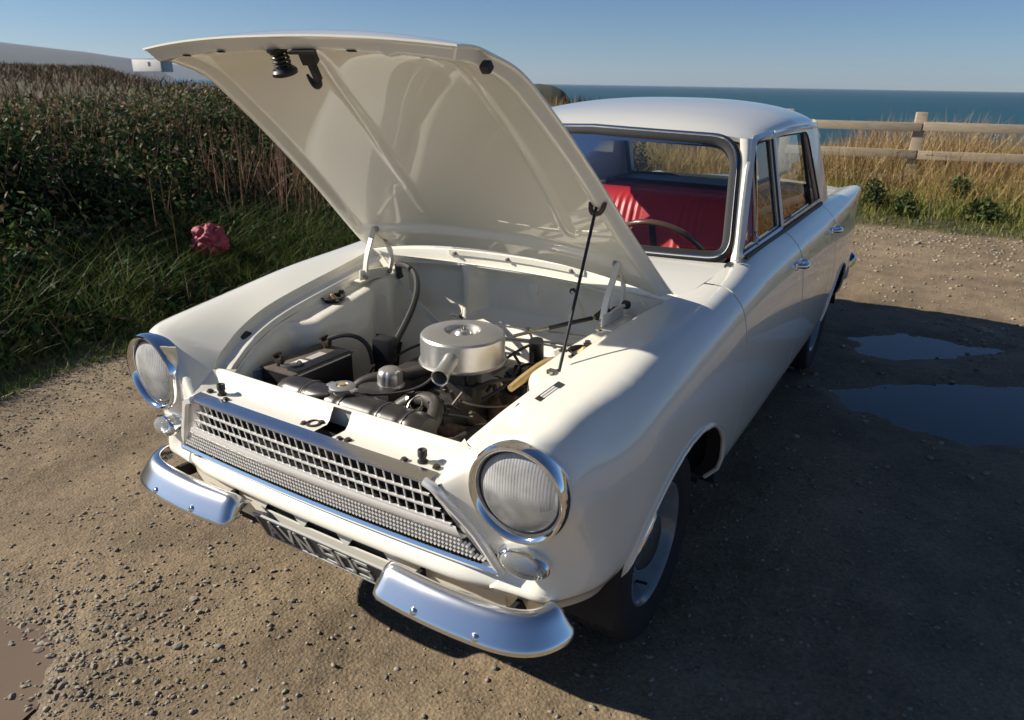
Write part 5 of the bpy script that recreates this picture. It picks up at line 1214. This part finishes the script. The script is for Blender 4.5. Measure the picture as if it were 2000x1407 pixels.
bush((.72, 8.15, .10), (.12, .14, .16), 400, DG, 'narrow dark bush left of the low rounded one below the fence post')
bush((1.52, 8.25, .10), (.20, .20, .13), 650, DG, 'low rounded dark bush at right in the verge grass')
bush((1.25, 8.75, .30), (.10, .10, .12), 260, DG, 'small dark bush high in the grass under the lower rail')
bush((-3.2, 8.6, .30), (.5, .4, .35), 1800, DG, 'broad dark bush on the verge hidden behind the car roof')

# ---- fence: posts and three rails
FW = mat('weathered_timber', (.47, .385, .275), .8, noise=(9, .3, (.33, .26, .175)), bump=(40, .3, .004))
_nt = FW.node_tree; _tc = _nt.nodes['Texture Coordinate']; _mp = _nt.nodes.new('ShaderNodeMapping'); _mp.inputs['Scale'].default_value = (.12, 1.2, 1.6); _nt.links.new(_tc.outputs['Object'], _mp.inputs[0])
for _n in [q for q in _nt.nodes if q.type == 'TEX_NOISE']: _nt.links.new(_mp.outputs[0], _n.inputs['Vector']); _n.inputs['Scale'].default_value *= 3
fdir = Vector((.985, .172, 0)); f0 = Vector((.64, 9.40, 0)); fence = empty('fence', f0); tag(fence, 'weathered wooden post and rail fence along the grassy cliff edge', 'fence'); Mz = Matrix.Rotation(math.atan2(fdir.y, fdir.x), 4, 'Z')
for k in (-1, 0, 1, 2):
    d = fdir*(1.62*k); z = float(terrain(np.array([f0.x+d.x]), np.array([f0.y+d.y]))[0]); MB().box(d+Vector((0, 0, .62)), (.135, .11, 1.20), Mz, bev=.008).build('post', FW, fence)
for h in (1.045, .705, .385):
    for k in (-1, 0, 1): MB().box(fdir*(1.62*(k+.5))+Vector((.511*.075, -.859*.075, h+rng.uniform(-.008, .008))), (1.60, .040, .108), Mz @ Matrix.Rotation(rng.uniform(-.006, .006), 4, 'Y'), bev=.006).build('rail', FW, fence)

# ---- pink bag caught in the hedge
from mathutils import noise as mnoise
bm = bmesh.new(); bmesh.ops.create_icosphere(bm, subdivisions=5, radius=1.0)
for v in bm.verts:
    p = v.co.copy(); q = p*1.5+Vector((3.1, .7, 5.2)); r1 = abs(mnoise.noise(q)); r2 = abs(mnoise.noise(q*2.3+Vector((2, 9, 1)))); r3 = abs(mnoise.noise(q*5))
    f = 1.05-.75*(.35-min(.35, r1))-.40*(.25-min(.25, r2))-.14*(.2-min(.2, r3)); v.co = Vector((p.x*.145*f, p.y*.12*f, p.z*.13*f*(1.0 if p.z > 0 else .8)))
me = bpy.data.meshes.new('plastic_bag'); bm.to_mesh(me); bm.free(); me.materials.append(mat('pink_plastic', (.36, .055, .085), .6, noise=(8, .3, (.24, .03, .055)))); me.shade_smooth()
o = link(bpy.data.objects.new('plastic_bag', me)); o.location = (-3.45, 1.68, .37); o.rotation_euler = (.2, .1, .6); tag(o, 'crumpled pink plastic bag caught low in the hedge', 'bag')

# ---- white caravan on the heath
cv = empty('caravan', (0, 0, 0)); tag(cv, 'small white static caravan standing far off on the heath', 'caravan')
az = .53653+math.atan((1012-292)/1402*.93); dist = 95.0; base = Vector((CAM[0]-dist*math.sin(az), CAM[1]+dist*math.cos(az), CAM[2])); cv.location = base+Vector((0, 0, .38)); cv.rotation_euler = (0, 0, R(4)); cv.scale = (.55, .55, .62)
CW = mat('caravan_white', (.70, .69, .66), .6, noise=(1.5, .3, (.62, .61, .58))); CD = mat('caravan_glass', (.10, .11, .12), .2)
MB().box((0, 0, 1.15), (8.4, 2.8, 2.1), bev=.12).build('body', CW, cv); MB().box((0, 0, 2.23), (8.5, 2.9, .10), bev=.04).build('roof', mat('caravan_roof', (.42, .42, .41), .6), cv)
for x in (.9,): wv = MB().box((x, -1.415, 1.35), (.75, .03, .70)).build('window', CD, cv, smooth=False); MB().box((x, -1.41, 1.35), (.85, .02, .80)).build('window_frame', CW, wv, smooth=False)
MB().box((4.215, -.9, 1.15), (.04, .10, 2.0)).build('corner_trim', CD, cv, smooth=False); MB().box((4.22, -.2, 1.10), (.03, 1.0, 1.8)).build('door', mat('caravan_door', (.60, .60, .58), .6), cv, smooth=False)

# ---- far hills, headland and sea
def ridge(name, az0, az1, dist, prof, depth, z0, m):
    """prof: (fraction along, height above eye level)"""
    n_ = 90; az = np.linspace(az0, az1, n_); f = np.linspace(0, 1, n_); h = np.interp(f, [p[0] for p in prof], [p[1] for p in prof])+dist*.0006*(fbm(f*14, f*0+3, 90, 3)-.5); rows = []
    for k, (dd, hh) in enumerate(((0, 0), (.25, .55), (.5, .85), (.75, 1.0), (1.0, .9))):
        d = dist+depth*dd; rows.append(np.stack([CAM[0]-d*np.sin(az), CAM[1]+d*np.cos(az), z0+(CAM[2]+h-z0)*hh], 1))
    G = np.array(rows); return tag(MB().grid(G).build(name, m), kind='structure')
def az_of(px): return .53653+math.atan((1012-px)/1402*.93)
HILL = mat('moor', (.040, .050, .052), .9, noise=(.002, .3, (.075, .066, .058)))
ridge('hills', az_of(-700), az_of(330), 8500, [(0, 220), (.55, 350), (.69, 290), (.80, 245), (.90, 190), (.96, 90), (1, -20)], 2500, -46, HILL)
ridge('hills', az_of(300), az_of(520), 16000, [(0, 260), (.4, 210), (.8, 120), (1, -30)], 2500, -46, HILL)
ridge('headland', az_of(760), az_of(1116), 420, [(0, -46), (.15, -30), (.35, -8), (.6, -1.5), (.80, -.8), (.87, -1.6), (.92, -4), (.96, -8), (1.0, -18)], 90, -46, mat('headland_scrub', (.030, .045, .022), .9, noise=(.06, .3, (.06, .05, .03))))
ang = np.linspace(0, 2*math.pi, 97)[:-1]; rad = [5, 60, 200, 700, 2500, 8000, 24000]
V = np.array([[(r_*math.cos(a), r_*math.sin(a), -45.0) for a in ang] for r_ in rad])
SEA = mat('sea_water', (.012, .075, .105), .45, spec=.12, noise=(.012, .3, (.008, .050, .072)), bump=(.35, .6, .25))
tag(MB().grid(V, cv=True).build('sea', SEA, smooth=False), kind='structure')

# ---- sea air: far things fade towards the sky colour
hz = bpy.data.materials.new('sea_haze'); hz.use_nodes = True; nt = hz.node_tree; nt.nodes.remove(nt.nodes['Principled BSDF'])
pv = nt.nodes.new('ShaderNodeVolumePrincipled'); pv.inputs['Density'].default_value = 2.4e-5; pv.inputs['Color'].default_value = (.66, .80, 1.0, 1); pv.inputs['Anisotropy'].default_value = .2
nt.links.new(pv.outputs[0], nt.nodes['Material Output'].inputs['Volume'])
hb = MB().box((0, 0, 205), (49000, 49000, 505)).build('haze', hz, smooth=False); tag(hb, kind='stuff', label='thin pale sea haze lying over the coast', cat='haze')
